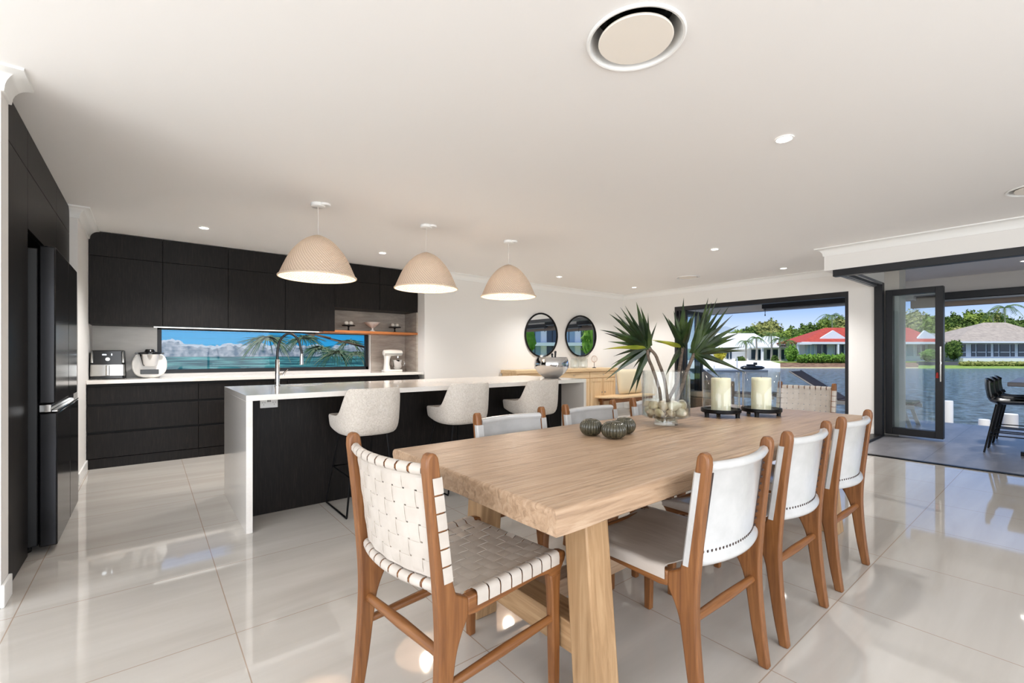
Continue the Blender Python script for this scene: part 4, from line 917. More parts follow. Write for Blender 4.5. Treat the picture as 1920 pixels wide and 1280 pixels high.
# candle lanterns
wax = mat('wax', S(234, 226, 196), 0.5); wax.node_tree.nodes['Principled BSDF'].inputs['Subsurface Weight'].default_value = 0.3
wax.node_tree.nodes['Principled BSDF'].inputs['Subsurface Radius'].default_value = (0.03, 0.02, 0.01)
def lantern(x, y, rz, label, lb2):
    t = thing('candle_lantern', label, 'candle holder', (x, y, TZ+0.0005), rz, 'glass candle holders on black footed trays')
    b = MB(); b.lathe([(0.001, 0.030), (0.124, 0.030), (0.130, 0.036), (0.130, 0.056), (0.126, 0.056), (0.124, 0.044), (0.001, 0.042)], seg=48, caps=False); b.build('tray', blackm, t, ang=40)
    for k in range(3):
        a = 2*PI*k/3; c, s_ = math.cos(a), math.sin(a)
        b = MB(); b.lathe([(0.015, 0.0), (0.013, 0.006), (0.017, 0.034)], (0.112*c, 0.112*s_, 0), 12); b.build('foot', blackm, t)
    b = MB(); b.lathe([(0.120, 0.045), (0.120, 0.308), (0.1185, 0.310), (0.117, 0.308), (0.117, 0.045)], seg=56, caps=False); b.build('glass_cylinder', vaseg, t, ang=50)
    b = MB(); rings = [[Vector(((0.063+0.0015*noise.noise(Vector((q*2, z*20, x))))*math.cos(q), (0.063+0.0015*noise.noise(Vector((q*2, z*20, x))))*math.sin(q), z)) for q in [2*PI*k/40 for k in range(40)]] for z in [0.043+0.223*k/12 for k in range(13)]]
    rings.append([v*0.94+Vector((0, 0, 0.269*0.06+0.003)) for v in rings[-1]]); rings.append([Vector((v.x*0.5, v.y*0.5, 0.262)) for v in rings[-1]])
    b.T = Matrix.Translation((x, y, TZ+0.0005)); b.loft(rings); o = b.build('pillar_candle', wax, ang=60); tag(o, lb2, 'candle', 'cream pillar candles')
    b = MB(Matrix.Translation((x, y, TZ+0.0005))); b.tube([(0, 0, 0.262), (0.001, 0, 0.278)], 0.0015, 6); b.build('wick', stitch, o)
lantern(3.112, 1.542, 0.6, 'clear glass candle holder on a black footed tray, beside the glass vase', 'cream pillar candle in the glass holder nearer the leafy vase')
lantern(3.382, 1.386, -0.9, 'clear glass candle holder on a black footed tray, further from the vase', 'cream pillar candle in the glass holder nearer the patio doors')
# ---------------------------------------------------------------- outdoors: patio furniture
def bstool(x, y, rz, label):
    t = thing('patio_stool', label, 'bar stool', (x, y, 0), rz, 'black patio bar stools'); b = MB(); rings = []
    prof = [(-0.20, 0.935), (-0.205, 0.86), (-0.195, 0.76), (-0.17, 0.67), (-0.12, 0.625), (-0.02, 0.615), (0.12, 0.62), (0.22, 0.61), (0.25, 0.59)]
    for y_, z in [(p[1], p[2]) for p in spline([(0, a, c) for a, c in prof], 4)]:
        u = (z-0.6)/0.33; w = 0.205-0.02*max(u, 0); ring = []
        for k in range(13):
            s_ = -1+2*k/12; cup = 0.05*abs(s_)**2.2
            ring.append(Vector((s_*w, y_+(cup if u > 0.15 else cup*0.2), z+(cup*0.9 if u <= 0.3 else 0)-(0.045*abs(s_)**3 if u > 0.95 else 0))))
        rings.append(ring+[p+Vector((0, -0.012 if u > 0.1 else 0, -0.013 if u <= 0.4 else 0)) for p in reversed(ring)])
    b.loft(rings); b.build('seat_shell', blackp, t, ang=60)
    for sx_ in (-1, 1):
        for sy_ in (-1, 1):
            b = MB(); b.tube([(sx_*0.13, 0.02+sy_*0.12, 0.61), (sx_*0.215, 0.02+sy_*0.225, 0.0)], [0.015, 0.010], 10); b.build('leg', blackm, t)
    b = MB(); b.tube([(-0.185, -0.17, 0.22), (-0.185, 0.21, 0.22), (0.185, 0.21, 0.22), (0.185, -0.17, 0.22)], 0.007, 8, closed=True); b.build('footrest', blackm, t)
    return t
c = bstool(8.43, 0.50, PI, 'black moulded patio stool nearest the doorway, at the dark outdoor table')
copy_tree(c, 'black moulded patio stool second in the row, mostly behind the first', (8.97, 0.50, 0))
copy_tree(c, 'black moulded patio stool third in the row, furthest from the doorway', (9.5, 0.50, 0))
t = thing('patio_table', 'dark outdoor bar table cut by the right edge of the picture', 'table', (9.05, 0.08, 0))
tabm = mat('dark_tabletop', S(74, 70, 72), 0.35)
b = MB(); b.box(-0.95, 0.95, -0.42, 0.42, 0.85, 0.90); b.build('tabletop', [tabm], t, bevel=0.006)
for sx_ in (-0.75, 0.75):
    b = MB(); b.prism([(0.30, 0.849), (0.17, 0.849), (0.05, 0.70), (0.05, 0.05), (0.32, 0.05), (0.32, 0.0), (-0.32, 0.0), (-0.32, 0.05), (-0.05, 0.05), (-0.05, 0.70), (-0.17, 0.849), (-0.30, 0.849), (-0.30, 0.84)][:12], 'x', sx_-0.035, sx_+0.035); b.build('pedestal', blackm, t)
# sun loungers
sling = mat('brown_sling', S(92, 80, 76), 0.8); lgrey = mat('lounger_frame', S(168, 170, 172), 0.4, 0.3)
def lounger(x, y, rz, label):
    t = thing('sun_lounger', label, 'sun lounger', (x, y, 0), rz, 'sun loungers on the deck')
    for sx_ in (-0.31, 0.31):
        b = MB(); b.box(sx_-0.02, sx_+0.02, -0.95, 1.02, 0.32, 0.385); b.build('side_rail', lgrey, t, bevel=0.005)
        for y_ in (-0.80, 0.70):
            b = MB(); b.loft([[Vector((sx_-0.018, y_-0.03+d, z)), Vector((sx_+0.018, y_-0.03+d, z)), Vector((sx_+0.018, y_+0.03+d, z)), Vector((sx_-0.018, y_+0.03+d, z))] for d, z in ((-0.10 if y_ < 0 else 0.1, 0.0), (0, 0.32))]); b.build('leg', lgrey, t, bevel=0.004)
    b = MB(); b.box(-0.29, 0.29, -0.93, 0.18, 0.365, 0.40); b.build('seat_sling', sling, t, bevel=0.008)
    b = MB(); b.loft([[Vector((-0.28, 0.16, 0.385)), Vector((0.28, 0.16, 0.385)), Vector((0.28, 0.15, 0.41)), Vector((-0.28, 0.15, 0.41))], [Vector((-0.28, 0.92, 0.89)), Vector((0.28, 0.92, 0.89)), Vector((0.28, 0.90, 0.905)), Vector((-0.28, 0.90, 0.905))]]); b.build('back_sling', sling, t)
    for sx_ in (-0.295, 0.295):
        b = MB(); b.tube([(sx_, 0.14, 0.385), (sx_, 0.94, 0.905)], 0.016, 8); b.build('back_rail', blackm if sx_ > 0 else lgrey, t)
    b = MB(); b.tube(spline([(-0.29, 0.78, 0.80), (0, 0.75, 0.775), (0.29, 0.78, 0.80)], 6), 0.008, 6); b.build('strap', lgrey, t)
    b = MB(); b.box(-0.25, 0.25, -0.93, -0.60, 0.40, 0.44); b.build('foot_pad', mat('green_pad', S(58, 74, 66), 0.9), t, bevel=0.015)
    return t
c = lounger(10.22, 2.60, 0, 'reclined sun lounger with brown sling on the deck, right of the far woven chair')
copy_tree(c, 'second reclined sun lounger further along the deck, seen behind the glass candle holders', (10.25, 4.78, 0))
t = thing('outdoor_sofa', 'low brown wicker outdoor sofa on the deck, seen between the vase and the candle holders', 'sofa', (9.5, 5.35, 0))
wick = mat('wicker', S(132, 112, 92), 0.85); noisy(wick, [S(110, 90, 72), S(148, 126, 104)], (1, 1, 1), 60, 3, bump=0.4)
b = MB(); b.box(-0.4, 0.4, -0.75, 0.75, 0.06, 0.32); b.build('base', wick, t, bevel=0.02)
b = MB(); b.box(0.28, 0.42, -0.75, 0.75, 0.32, 0.66); b.build('backrest', wick, t, bevel=0.03)
for y_ in (-0.69, 0.69): b = MB(); b.box(-0.4, 0.28, y_-0.06, y_+0.06, 0.32, 0.58); b.build('armrest', wick, t, bevel=0.02)
for k, y_ in enumerate((-0.31, 0.31)):
    b = MB(); b.box(9.13, 9.77, 5.35+y_-0.30, 5.35+y_+0.30, 0.321, 0.45); tag(b.build('seat_cushion', mat('taupe', S(176, 160, 138), 0.9), bevel=0.04, seg=3), ('taupe seat cushion on the nearer half of the outdoor sofa', 'taupe seat cushion on the farther half of the outdoor sofa')[k], 'cushion', 'outdoor sofa cushions')
for x in (-0.33, 0.33):
    for y_ in (-0.65, 0.65): b = MB(); b.box(x-0.03, x+0.03, y_-0.03, y_+0.03, 0, 0.07); b.build('leg', blackm, t)

t = thing('key_tassel', 'small red tassel hanging by the handle of the folded glass door', 'tassel', (8.765, 1.215, 1.03))
b = MB(); b.tube([(0, 0, 0.0), (0, 0, -0.05)], 0.002, 6); b.build('loop', blackm, t)
b = MB(); b.lathe([(0.006, -0.05), (0.012, -0.065), (0.016, -0.13), (0.001, -0.131)], seg=10); b.build('tassel', mat('red_thread', S(176, 52, 46), 0.9), t)

# ---------------------------------------------------------------- jetty boards, mooring posts, water, far bank
jt = wood('jetty_timber', S(104, 66, 48), S(134, 88, 66), S(150, 104, 80), 'y', 0.7, 0.8, 0.2)
b = MB(); b.box(11.36, 13.1, -9, 3.0, -0.42, -0.30); struct(b.build('floor_jetty', jt))
wpm = mat('post_white', S(224, 226, 228), 0.6)
for (x, y, r, zt), lb in zip([(12.93, 1.63, 0.082, 0.28), (12.95, 1.11, 0.085, -0.05), (12.90, 0.76, 0.11, 0.10)], ('tall white mooring post beside the folded glass door', 'short white mooring post between the door and the stool legs', 'thick white mooring post seen under the black patio stool')):
    b = MB(); b.lathe([(r, -1.4), (r, zt-0.01), (r*0.93, zt), (0.001, zt)], (x, y, 0), 24, caps=False)
    tag(b.build('mooring_post', wpm), lb, 'post', 'white mooring posts on the jetty')
waterm = mat('lagoon', S(62, 88, 112), 0.12, spec=0.5)
def wbump(m):
    b = m.node_tree.nodes['Principled BSDF']; v = coords(m, (0.55, 0.9, 1), (0, 0, -YAW)); n = N(m, 'ShaderNodeTexNoise'); n.inputs['Scale'].default_value = 2.6; n.inputs['Detail'].default_value = 9; n.inputs['Roughness'].default_value = 0.68
    L(m, v, n.inputs['Vector']); bp = N(m, 'ShaderNodeBump'); bp.inputs['Strength'].default_value = 1.0; bp.inputs['Distance'].default_value = 0.5; L(m, n.outputs['Fac'], bp.inputs['Height']); L(m, bp.outputs[0], b.inputs['Normal'])
    r = N(m, 'ShaderNodeValToRGB'); L(m, n.outputs['Fac'], r.inputs[0]); r.color_ramp.elements[0].position = 0.4; r.color_ramp.elements[0].color = S(30, 56, 80); r.color_ramp.elements[1].position = 0.62; r.color_ramp.elements[1].color = S(132, 160, 184); L(m, r.outputs[0], b.inputs['Base Color'])
wbump(waterm)
ZW = -1.15
WT = Matrix.Rotation(-YAW, 4, 'Z')      # local x to the right of the view axis, local y along it
b = MB(WT); b.add([(-60, 5, ZW), (160, 5, ZW), (160, 92, ZW), (-60, 92, ZW)], [(0, 1, 2, 3)]); struct(b.build('water', waterm, smooth=False))
b = MB(); b.box(-12, 11.34, -16, 24, -0.9, -0.21); struct(b.build('ground', mat('house_ground', S(150, 146, 138), 0.9)))
def lx(px, D): return (px-960)/FP*D
def lz(py, D): return HC-(py-665.17)*D/FP
grassm = mat('lawn', S(116, 146, 62), 0.95); noisy(grassm, [S(104, 130, 52), S(132, 158, 70), S(160, 172, 92)], (1, 1, 1), 0.8, 5)
sandm = mat('beach_sand', S(236, 230, 216), 0.95); soilm = mat('brown_bank', S(120, 92, 72), 0.95); noisy(soilm, [S(92, 66, 50), S(130, 98, 76), S(150, 124, 96)], (1, 1, 1), 1.2, 5)
def slope(name, px0, px1, D0_, z0, D1_, z1, m):
    b = MB(WT); b.add([(lx(px0, D0_), D0_, z0), (lx(px1, D0_), D0_, z0), (lx(px1, D1_), D1_, z1), (lx(px0, D1_), D1_, z1), (lx(px0, D0_), D0_, ZW-1), (lx(px1, D0_), D0_, ZW-1), (lx(px1, D1_), D1_, ZW-1), (lx(px0, D1_), D1_, ZW-1)], [(0, 1, 2, 3), (0, 4, 5, 1), (1, 5, 6, 2), (3, 7, 4, 0), (2, 6, 7, 3)]); return struct(b.build(name, m, smooth=False))
slope('beach', 1180, 1463, 80, ZW-0.05, 90, 0.02, sandm); b = MB(WT); b.box(lx(1180, 90), lx(1475, 90), 89.5, 103.4, -0.5, 0.03); struct(b.build('beach', sandm))
slope('river_bank', 1463, 1722, 82, ZW+0.12, 86.5, -0.25, soilm)
slope('beach_strip', 1440, 1722, 80.5, ZW+0.0, 82, ZW+0.14, mat('sand_edge', S(196, 182, 140), 0.95))
slope('lawn', 1722, 2080, 79, ZW-0.02, 84, -0.7, grassm)
b = MB(WT); b.box(lx(1463, 86.5), 150, 86.5, 200, ZW-1, -0.02); b.box(-60, lx(1463, 86.5), 90, 200, ZW-1, -0.02); struct(b.build('land', grassm, smooth=False))
b = MB(WT); b.box(lx(1722, 85.5), lx(2080, 85.5), 85.4, 85.9, ZW, -0.05); struct(b.build('wall_retaining', mat('grey_retaining', S(104, 104, 108), 0.9)))

# ---------------------------------------------------------------- far houses
def hthing(name, label, cat, px, D, group=None):
    t = thing(name, label, cat, WT @ Vector((lx(px, D), D, 0)), -YAW, group); return t, (lambda p, D_=D: lx(p, D_)-lx(px, D))
redm = mat('red_roof', S(196, 84, 66), 0.75); noisy(redm, [S(164, 58, 42), S(186, 74, 56)], (1, 1, 1), 1.5, 4)
whr = mat('white_roof', S(232, 234, 236), 0.6); brr = mat('brown_roof', S(150, 134, 120), 0.85); noisy(brr, [S(150, 138, 126), S(182, 168, 152)], (1, 1, 1), 1.5, 5)
wallx = mat('house_white', S(230, 232, 234), 0.7); winm = mat('house_window', S(52, 68, 84), 0.15); bluewin = mat('pale_blue_glass', S(140, 164, 180), 0.2)
def hip(b, x0, x1, y0, y1, z0, xr0, xr1, yr, z1, th=0.25):
    vs = [(x0, y0, z0), (x1, y0, z0), (x1, y1, z0), (x0, y1, z0), (xr0, yr, z1), (xr1, yr, z1), (x0, y0, z0-th), (x1, y0, z0-th), (x1, y1, z0-th), (x0, y1, z0-th)]
    b.add(vs, [(0, 1, 5, 4), (1, 2, 5), (2, 3, 4, 5), (3, 0, 4), (0, 6, 7, 1), (1, 7, 8, 2), (2, 8, 9, 3), (3, 9, 6, 0), (6, 9, 8, 7)])
D = 90
t, X = hthing('house', 'house with the red hipped roof and white gablets across the water', 'house', 1620, D)
Z = lambda py: lz(py, D)
b = MB(); hip(b, X(1500), X(1762), -0.8, 8, Z(641), X(1572), X(1735), 3.8, Z(612)); b.build('roof', redm, t, smooth=False)
b = MB(); b.box(X(1516), X(1750), 1.2, 7.6, -0.1, Z(643)); b.build('wall', mat('house_pale', S(196, 204, 212), 0.7), t)
for a, c_, e_ in ((1536, 1592, 1564), (1720, 1764, 1736)):
    b = MB(); b.prism([(X(a), Z(636)), (X(c_), Z(636)), (X(e_), Z(619))], 'y', 0.2, 0.6); b.build('gable', wallx, t)
b = MB(); b.box(X(1498), X(1764), -0.95, -0.75, Z(645), Z(641)); b.box(X(1490), X(1512), -1.6, -0.8, Z(646), Z(642)); b.build('gutter', wallx, t)
for p in (1492, 1566, 1600, 1660, 1758): b = MB(); b.box(X(p)-0.15, X(p)+0.15, -0.9, -0.6, -0.1, Z(644)); b.build('post', wallx, t)
for a, c_, m_ in ((1520, 1534, bluewin), (1538, 1558, winm), (1572, 1590, winm), (1600, 1640, winm), (1650, 1690, bluewin), (1694, 1722, bluewin), (1728, 1744, winm)):
    b = MB(); b.box(X(a), X(c_), 1.12, 1.22, Z(667), Z(646)); f_ = b.build('window', m_, t)
    b = MB(); b.box(X(a)-0.08, X(a), 1.05, 1.15, Z(668), Z(646)); b.box(X(c_), X(c_)+0.08, 1.05, 1.15, Z(668), Z(646)); b.box((X(a)+X(c_))/2-0.05, (X(a)+X(c_))/2+0.05, 1.05, 1.15, Z(668), Z(646)); b.build('window_frame', wallx, f_)
D = 100
t, X = hthing('house', 'white-roofed house behind the white beach and palms across the water', 'house', 1420, D); Z = lambda py: lz(py, D)
b = MB(); hip(b, X(1318), X(1475), 2, 16, Z(652), X(1352), X(1455), 9, Z(621)); b.build('roof', whr, t, smooth=False)
b = MB(); hip(b, X(1440), X(1506), 1, 12, Z(648), X(1462), X(1484), 6, Z(628)); b.build('side_roof', whr, t, smooth=False)
b = MB(); hip(b, X(1412), X(1480), -3.0, 2.5, Z(650), X(1428), X(1462), -0.5, Z(641)); b.build('porch_roof', whr, t, smooth=False)
b = MB(); b.box(X(1326), X(1496), 3.0, 11.5, 0, Z(652)); b.build('wall', wallx, t)
for p in (1418, 1450, 1474): b = MB(); b.box(X(p)-0.2, X(p)+0.2, -2.6, -2.2, 0, Z(651)); b.build('post', wallx, t)
for a, c_ in ((1332, 1342), (1352, 1366), (1374, 1384), (1422, 1446), (1452, 1473), (1480, 1492)):
    b = MB(); b.box(X(a), X(c_), 2.9, 3.05, Z(673), Z(655)); f_ = b.build('window', winm, t)
    b = MB(); b.box((X(a)+X(c_))/2-0.06, (X(a)+X(c_))/2+0.06, 2.8, 2.9, Z(673), Z(655)); b.build('mullion', wallx, f_)
t, X = hthing('house', 'distant house with a pointed blue-grey roof left of the white-roofed house', 'house', 1372, 120)
D = 120; Z = lambda py: lz(py, D)
b = MB(); hip(b, X(1345), X(1402), 0, 10, Z(625), X(1376), X(1378), 5, Z(609)); b.build('roof', mat('slate', S(150, 162, 172), 0.7), t, smooth=False)
b = MB(); b.box(X(1352), X(1396), 1, 9, 0, Z(626)); b.build('wall', wallx, t)
D = 88
t, X = hthing('house', 'house with a brown tiled roof and a long row of white framed windows', 'house', 1860, D); Z = lambda py: lz(py, D)
b = MB(); hip(b, X(1784), X(1990), -1.2, 12, Z(640), X(1868), X(1920), 5, Z(611)); b.build('roof', brr, t, smooth=False)
b = MB(); hip(b, X(1850), X(2010), 4, 12, Z(625), X(1925), X(1970), 8, Z(599)); b.build('upper_roof', brr, t, smooth=False)
b = MB(); b.box(X(1782), X(1992), -1.4, -1.15, Z(643), Z(640)); b.build('gutter', wallx, t)
b = MB(); b.box(X(1804), X(1980), 0.3, 11, -0.05, Z(641)); b.build('wall', wallx, t)
b = MB(); b.box(X(1800), X(1985), -0.6, 0.3, -0.05, Z(671)); b.build('deck_base', wallx, t)
px_ = [1806, 1815, 1821, 1829, 1846, 1848, 1858, 1866, 1875, 1886, 1889, 1906, 1910, 1922, 1928, 1945]
for a, c_ in ((1806, 1813), (1824, 1831), (1834, 1850), (1853, 1860), (1866, 1874), (1877, 1895), (1898, 1905), (1912, 1930), (1934, 1950)):
    b = MB(); b.box(X(a), X(c_), 0.2, 0.32, Z(668), Z(645)); f_ = b.build('window', winm, t)
    b = MB(); b.box(X(a), X(c_), 0.1, 0.2, Z(660.5), Z(659.3)); b.build('rail', wallx, f_)
t, X = hthing('house', 'grey roof edge of a house peeping out behind the folded glass door', 'house', 1785, 106); D = 106; Z = lambda py: lz(py, D)
b = MB(); hip(b, X(1762), X(1803), 0, 9, Z(637), X(1772), X(1780), 4, Z(623)); b.build('roof', mat('grey_roof', S(160, 160, 160), 0.8), t, smooth=False)
b = MB(); b.box(X(1766), X(1799), 0.5, 8, 0, Z(637)); b.build('wall', wallx, t)

# ---------------------------------------------------------------- trees, palms, hedges
def foliage_mat(name, a, b_, c_):
    m = mat(name, b_, 0.8, spec=0.2); return noisy(m, [a, b_, c_], (1, 1, 1), 0.9, 4, 0.6, lo=0.3, hi=0.7)
FM = [foliage_mat('foliage_dark', S(62, 82, 36), S(88, 110, 50), S(112, 132, 64)), foliage_mat('foliage_mid', S(92, 112, 44), S(126, 146, 62), S(156, 170, 84)), foliage_mat('foliage_olive', S(122, 126, 64), S(150, 152, 88), S(174, 172, 112)), foliage_mat('foliage_bright', S(70, 108, 36), S(104, 142, 52), S(138, 168, 76)), foliage_mat('foliage_yellow', S(150, 144, 40), S(186, 176, 60), S(206, 194, 96))]
barkm = mat('tree_bark', S(120, 108, 94), 0.9)
def crown(b, c, rx, ry, rz, n, ls, rnd):
    sd_ = rnd.random()*100
    def rad(d): return 0.80+0.38*noise.noise(d*1.8+Vector((sd_, 0, 0)))+0.16*noise.noise(d*5+Vector((0, sd_, 0)))
    rings = []
    for i in range(1, 14):
        a = PI*i/14; ring = []
        for k in range(22):
            q = 2*PI*k/22; d = Vector((math.sin(a)*math.cos(q), math.sin(a)*math.sin(q), -math.cos(a))); r_ = rad(d)*0.90
            ring.append(Vector((c[0]+rx*d.x*r_, c[1]+ry*d.y*r_, c[2]+rz*d.z*r_)))
        rings.append(ring)
    b.loft(rings)
    for _ in range(n):
        d = Vector((rnd.gauss(0, 1), rnd.gauss(0, 1), rnd.gauss(0, 1))).normalized()
        if d.y > 0.45: d.y = -d.y
        r_ = rad(d)*rnd.uniform(0.84, 1.04); p = Vector((c[0]+rx*d.x*r_, c[1]+ry*d.y*r_, c[2]+rz*d.z*r_))
        u = Vector((rnd.gauss(0, 1), rnd.gauss(0, 1), rnd.gauss(0, 1))).normalized(); w = u.cross(d+Vector((0.01, 0.02, 0.03))).normalized(); s_ = ls*rnd.uniform(0.5, 1.2)
        b.add([p-u*s_, p-w*s_*0.6, p+u*s_, p+w*s_*0.6], [(0, 1, 2, 3)])
def tree(px, pyt, wpx, D, m_, label, pyb=668, n=700, name='tree', cat='tree', group='trees across the water'):
    rnd = random.Random(int(px*7+pyt)); t, X = hthing(name, label, cat, px, D, group)
    zt = lz(pyt, D); zb = max(lz(pyb, D), 0.3); rx = 1.35*wpx*D/FP/2; rz = (zt-zb)/2
    b = MB(); crown(b, (0, 0, (zt+zb)/2), rx, rx*0.45, rz*1.12, n, 0.34*D/95, rnd); b.build('crown', m_, t, smooth=False)
    b = MB(); b.tube([(0, 0, -0.1), (0.1, 0, zb+rz*0.8)], [0.28, 0.14], 8); b.build('trunk', barkm, t)
TR = [(1384, 616, 40, 118, 1, 'small round tree beside the pointed blue-grey roof'), (1438, 600, 62, 122, 2, 'broad domed olive tree standing above the white roof'),
      (1408, 612, 34, 112, 0, 'low dark tree tucked left of the domed olive tree'), (1478, 612, 46, 118, 1, 'mid-green tree right of the domed olive tree, over the white roof'),
      (1512, 606, 50, 116, 0, 'dark green tree behind the left slope of the red roof'), (1500, 624, 40, 104, 3, 'bright green tree between the white house and the red-roofed house'),
      (1548, 598, 48, 118, 1, 'tall green tree above the peak of the red roof'), (1580, 590, 50, 124, 2, 'tall pale olive tree at the right edge of the far window'),
      (1612, 588, 60, 124, 1, 'green tree hidden mostly by the white pier beside the window'), (1664, 584, 60, 116, 0, 'dark green tree left of the view in the glass door'),
      (1712, 578, 70, 122, 2, 'wide olive tree seen through the glass door above the red roof'), (1752, 588, 50, 112, 1, 'green tree behind the frame of the glass door'),
      (1792, 583, 52, 112, 0, 'dark green tree just right of the folded glass door'), (1826, 580, 56, 116, 1, 'leafy green tree above the left end of the brown roof'),
      (1856, 584, 50, 122, 2, 'pale olive tree behind the two palm trunks'), (1905, 590, 64, 116, 0, 'dark tree right of the tall palm, above the brown roof'),
      (1812, 610, 60, 103, 2, 'lower olive tree close behind the brown roof'), (1796, 634, 26, 98, 4, 'yellow-green flowering tree at the left corner of the brown roof'), (1850, 604, 50, 108, 1, 'green tree behind the ridge of the brown roof'), (1950, 584, 70, 122, 1, 'green tree at the far right edge of the view')]
for px, py, w, D, k, lb in TR: tree(px, py, w, D, FM[k], lb, n=1500 if w > 45 else 1000)
def shrub(px, pyt, pyb, wpx, D, m_, label, n=450, zmin=-1.0):
    rnd = random.Random(int(px*3+pyt)); t = thing('shrub', label, 'shrub', WT @ Vector((lx(px, D), D, max(lz(pyb, D), zmin))), -YAW, 'shrubs on the far bank')
    h = lz(pyt, D)-lz(pyb, D); rx = wpx*D/FP/2
    b = MB(); crown(b, (0, 0, h/2), rx, min(rx, 1.6), h*0.56, n, 0.24, rnd); b.build('foliage', m_, t, smooth=False)
    b = MB(); b.tube([(0, 0, -0.1), (0, 0, h*0.5)], 0.08, 6); b.build('stem', barkm, t)
shrub(1484, 646, 680, 26, 88, FM[3], 'tall bright green shrub between the palms and the red-roofed house')
shrub(1452, 666, 680, 14, 91, FM[0], 'small dark shrub in front of the white house porch')
shrub(1388, 668, 679, 18, 91, FM[0], 'low dark shrub left of the white house windows')
shrub(1740, 655, 676, 34, 84.5, FM[3], 'clipped round green shrub in front of the red-roofed house, seen by the glass door')
shrub(1788, 634, 676, 30, 86.5, FM[0], 'dark green shrub filling the gap left of the brown-roofed house')
shrub(1350, 650, 676, 22, 93, FM[4], 'yellow-green shrub at the left of the white house')
def hedge(px0, px1, pyt, pyb, D, m_, label, n):
    rnd = random.Random(px0); b = MB(); k = int((px1-px0)/9)+1; xm = (px0+px1)/2
    t, X = hthing('hedge', label, 'hedge', xm, D)
    for i in range(k):
        p = px0+(px1-px0)*(i+0.5)/k; crown(b, (X(p), rnd.uniform(-0.2, 0.2), (lz(pyt, D)+lz(pyb, D))/2), 0.75*9*D/FP, 0.9, (lz(pyt, D)-lz(pyb, D))/2*rnd.uniform(1.0, 1.2), n, 0.2, rnd)
    b.build('foliage', m_, t, smooth=False)
hedge(1496, 1690, 662, 681, 86.2, FM[3], 'long bright green hedge on the bank below the red-roofed house', 90)
hedge(1800, 1990, 677, 687, 83.2, FM[2], 'low loose hedge on the lawn below the brown-roofed house', 80)
frm = foliage_mat('frond', S(62, 84, 42), S(92, 116, 62), S(126, 144, 88))
def palm(px, pyt, pyb, spread, D, label, nf=11):
    rnd = random.Random(int(px)); t, X = hthing('palm_tree', label, 'palm tree', px, D, 'palms across the water'); zt = lz(pyt, D); u = D/FP
    b = MB(); b.tube([(0, 0, -0.1), (0.1, 0, zt*0.5), (0, 0, zt)], [0.22, 0.17, 0.13], 8); b.build('trunk', mat('palm_trunk', S(176, 166, 150), 0.9), t)
    for k in range(nf):
        a = 2*PI*k/nf+rnd.uniform(-.2, .2); Lf = spread*u*rnd.uniform(0.45, 0.6); el = rnd.uniform(0.25, 1.0); b = MB(); pts = []
        for i in range(9):
            s_ = i/8; pts.append(Vector((math.cos(a)*Lf*s_, math.sin(a)*Lf*s_, zt+Lf*(el*s_-1.15*s_*s_))))
        b.tube(pts, 0.03, 4)
        for i in range(1, 9):
            p = pts[i]; d = (pts[i]-pts[i-1]).normalized(); sd_ = d.cross(Vector((0, 0, 1))).normalized(); Ln = Lf*0.28*(1-0.5*abs(i/8-0.45))
            for s_ in (-1, 1):
                for o in (0, 0.5):
                    q = p-(pts[i]-pts[i-1])*o; tip = q+(sd_*s_*0.75+d*0.45+Vector((0, 0, -0.45)))*Ln
                    b.add([q, q+d*0.12*u*9, tip], [(0, 1, 2)])
        b.build('frond', frm, t, smooth=False)
palm(1418, 634, 678, 34, 92, 'short palm in front of the white house, leftmost of the row'); palm(1446, 626, 678, 40, 93, 'taller palm in front of the white house porch'); palm(1462, 636, 678, 34, 92, 'palm right of the white house porch')
palm(1478, 640, 678, 30, 91, 'small palm beside the bright green shrub'); palm(1398, 640, 678, 30, 92, 'small palm at the left end of the white house')
palm(1884, 577, 640, 52, 108, 'tall palm rising behind the brown roof, right of the pair', 13); palm(1862, 588, 640, 36, 110, 'slimmer tall palm rising behind the brown roof, left of the pair')
palm(1560, 592, 640, 50, 112, 'tall palm above the red roof seen through the far window', 13)
# pontoon and the watercraft on it
t, X = hthing('pontoon', 'low grey floating pontoon off the white beach', 'pontoon', 1400, 62); D = 62
b = MB(); b.box(X(1330), X(1434), -0.8, 0.8, ZW-0.1, ZW+0.30); b.build('deck', alumg, t)
for p in (1343, 1386, 1426): b = MB(); b.tube([(X(p), 0.6, ZW-0.5), (X(p), 0.6, ZW+2.0 if p == 1386 else ZW+0.9)], 0.08, 8); b.build('pile', wpm, t)
t, X = hthing('jet_ski', 'dark covered watercraft parked on the grey pontoon', 'watercraft', 1410, 62)
b = MB(); b.loft([[Vector((x, w*math.cos(a), ZW+0.62+h*math.sin(a))) for a in [2*PI*k/14 for k in range(14)]] for x, w, h in ((-1.5, 0.2, 0.15), (-1.1, 0.5, 0.28), (0.3, 0.55, 0.3), (1.3, 0.35, 0.25), (1.7, 0.08, 0.08))]); b.build('hull', blackp, t)
b = MB(); b.box(-0.7, 0.4, -0.2, 0.2, ZW+0.85, ZW+1.10); b.box(0.35, 0.55, -0.35, 0.35, ZW+1.0, ZW+1.35); b.build('seat', alum, t, bevel=0.05)

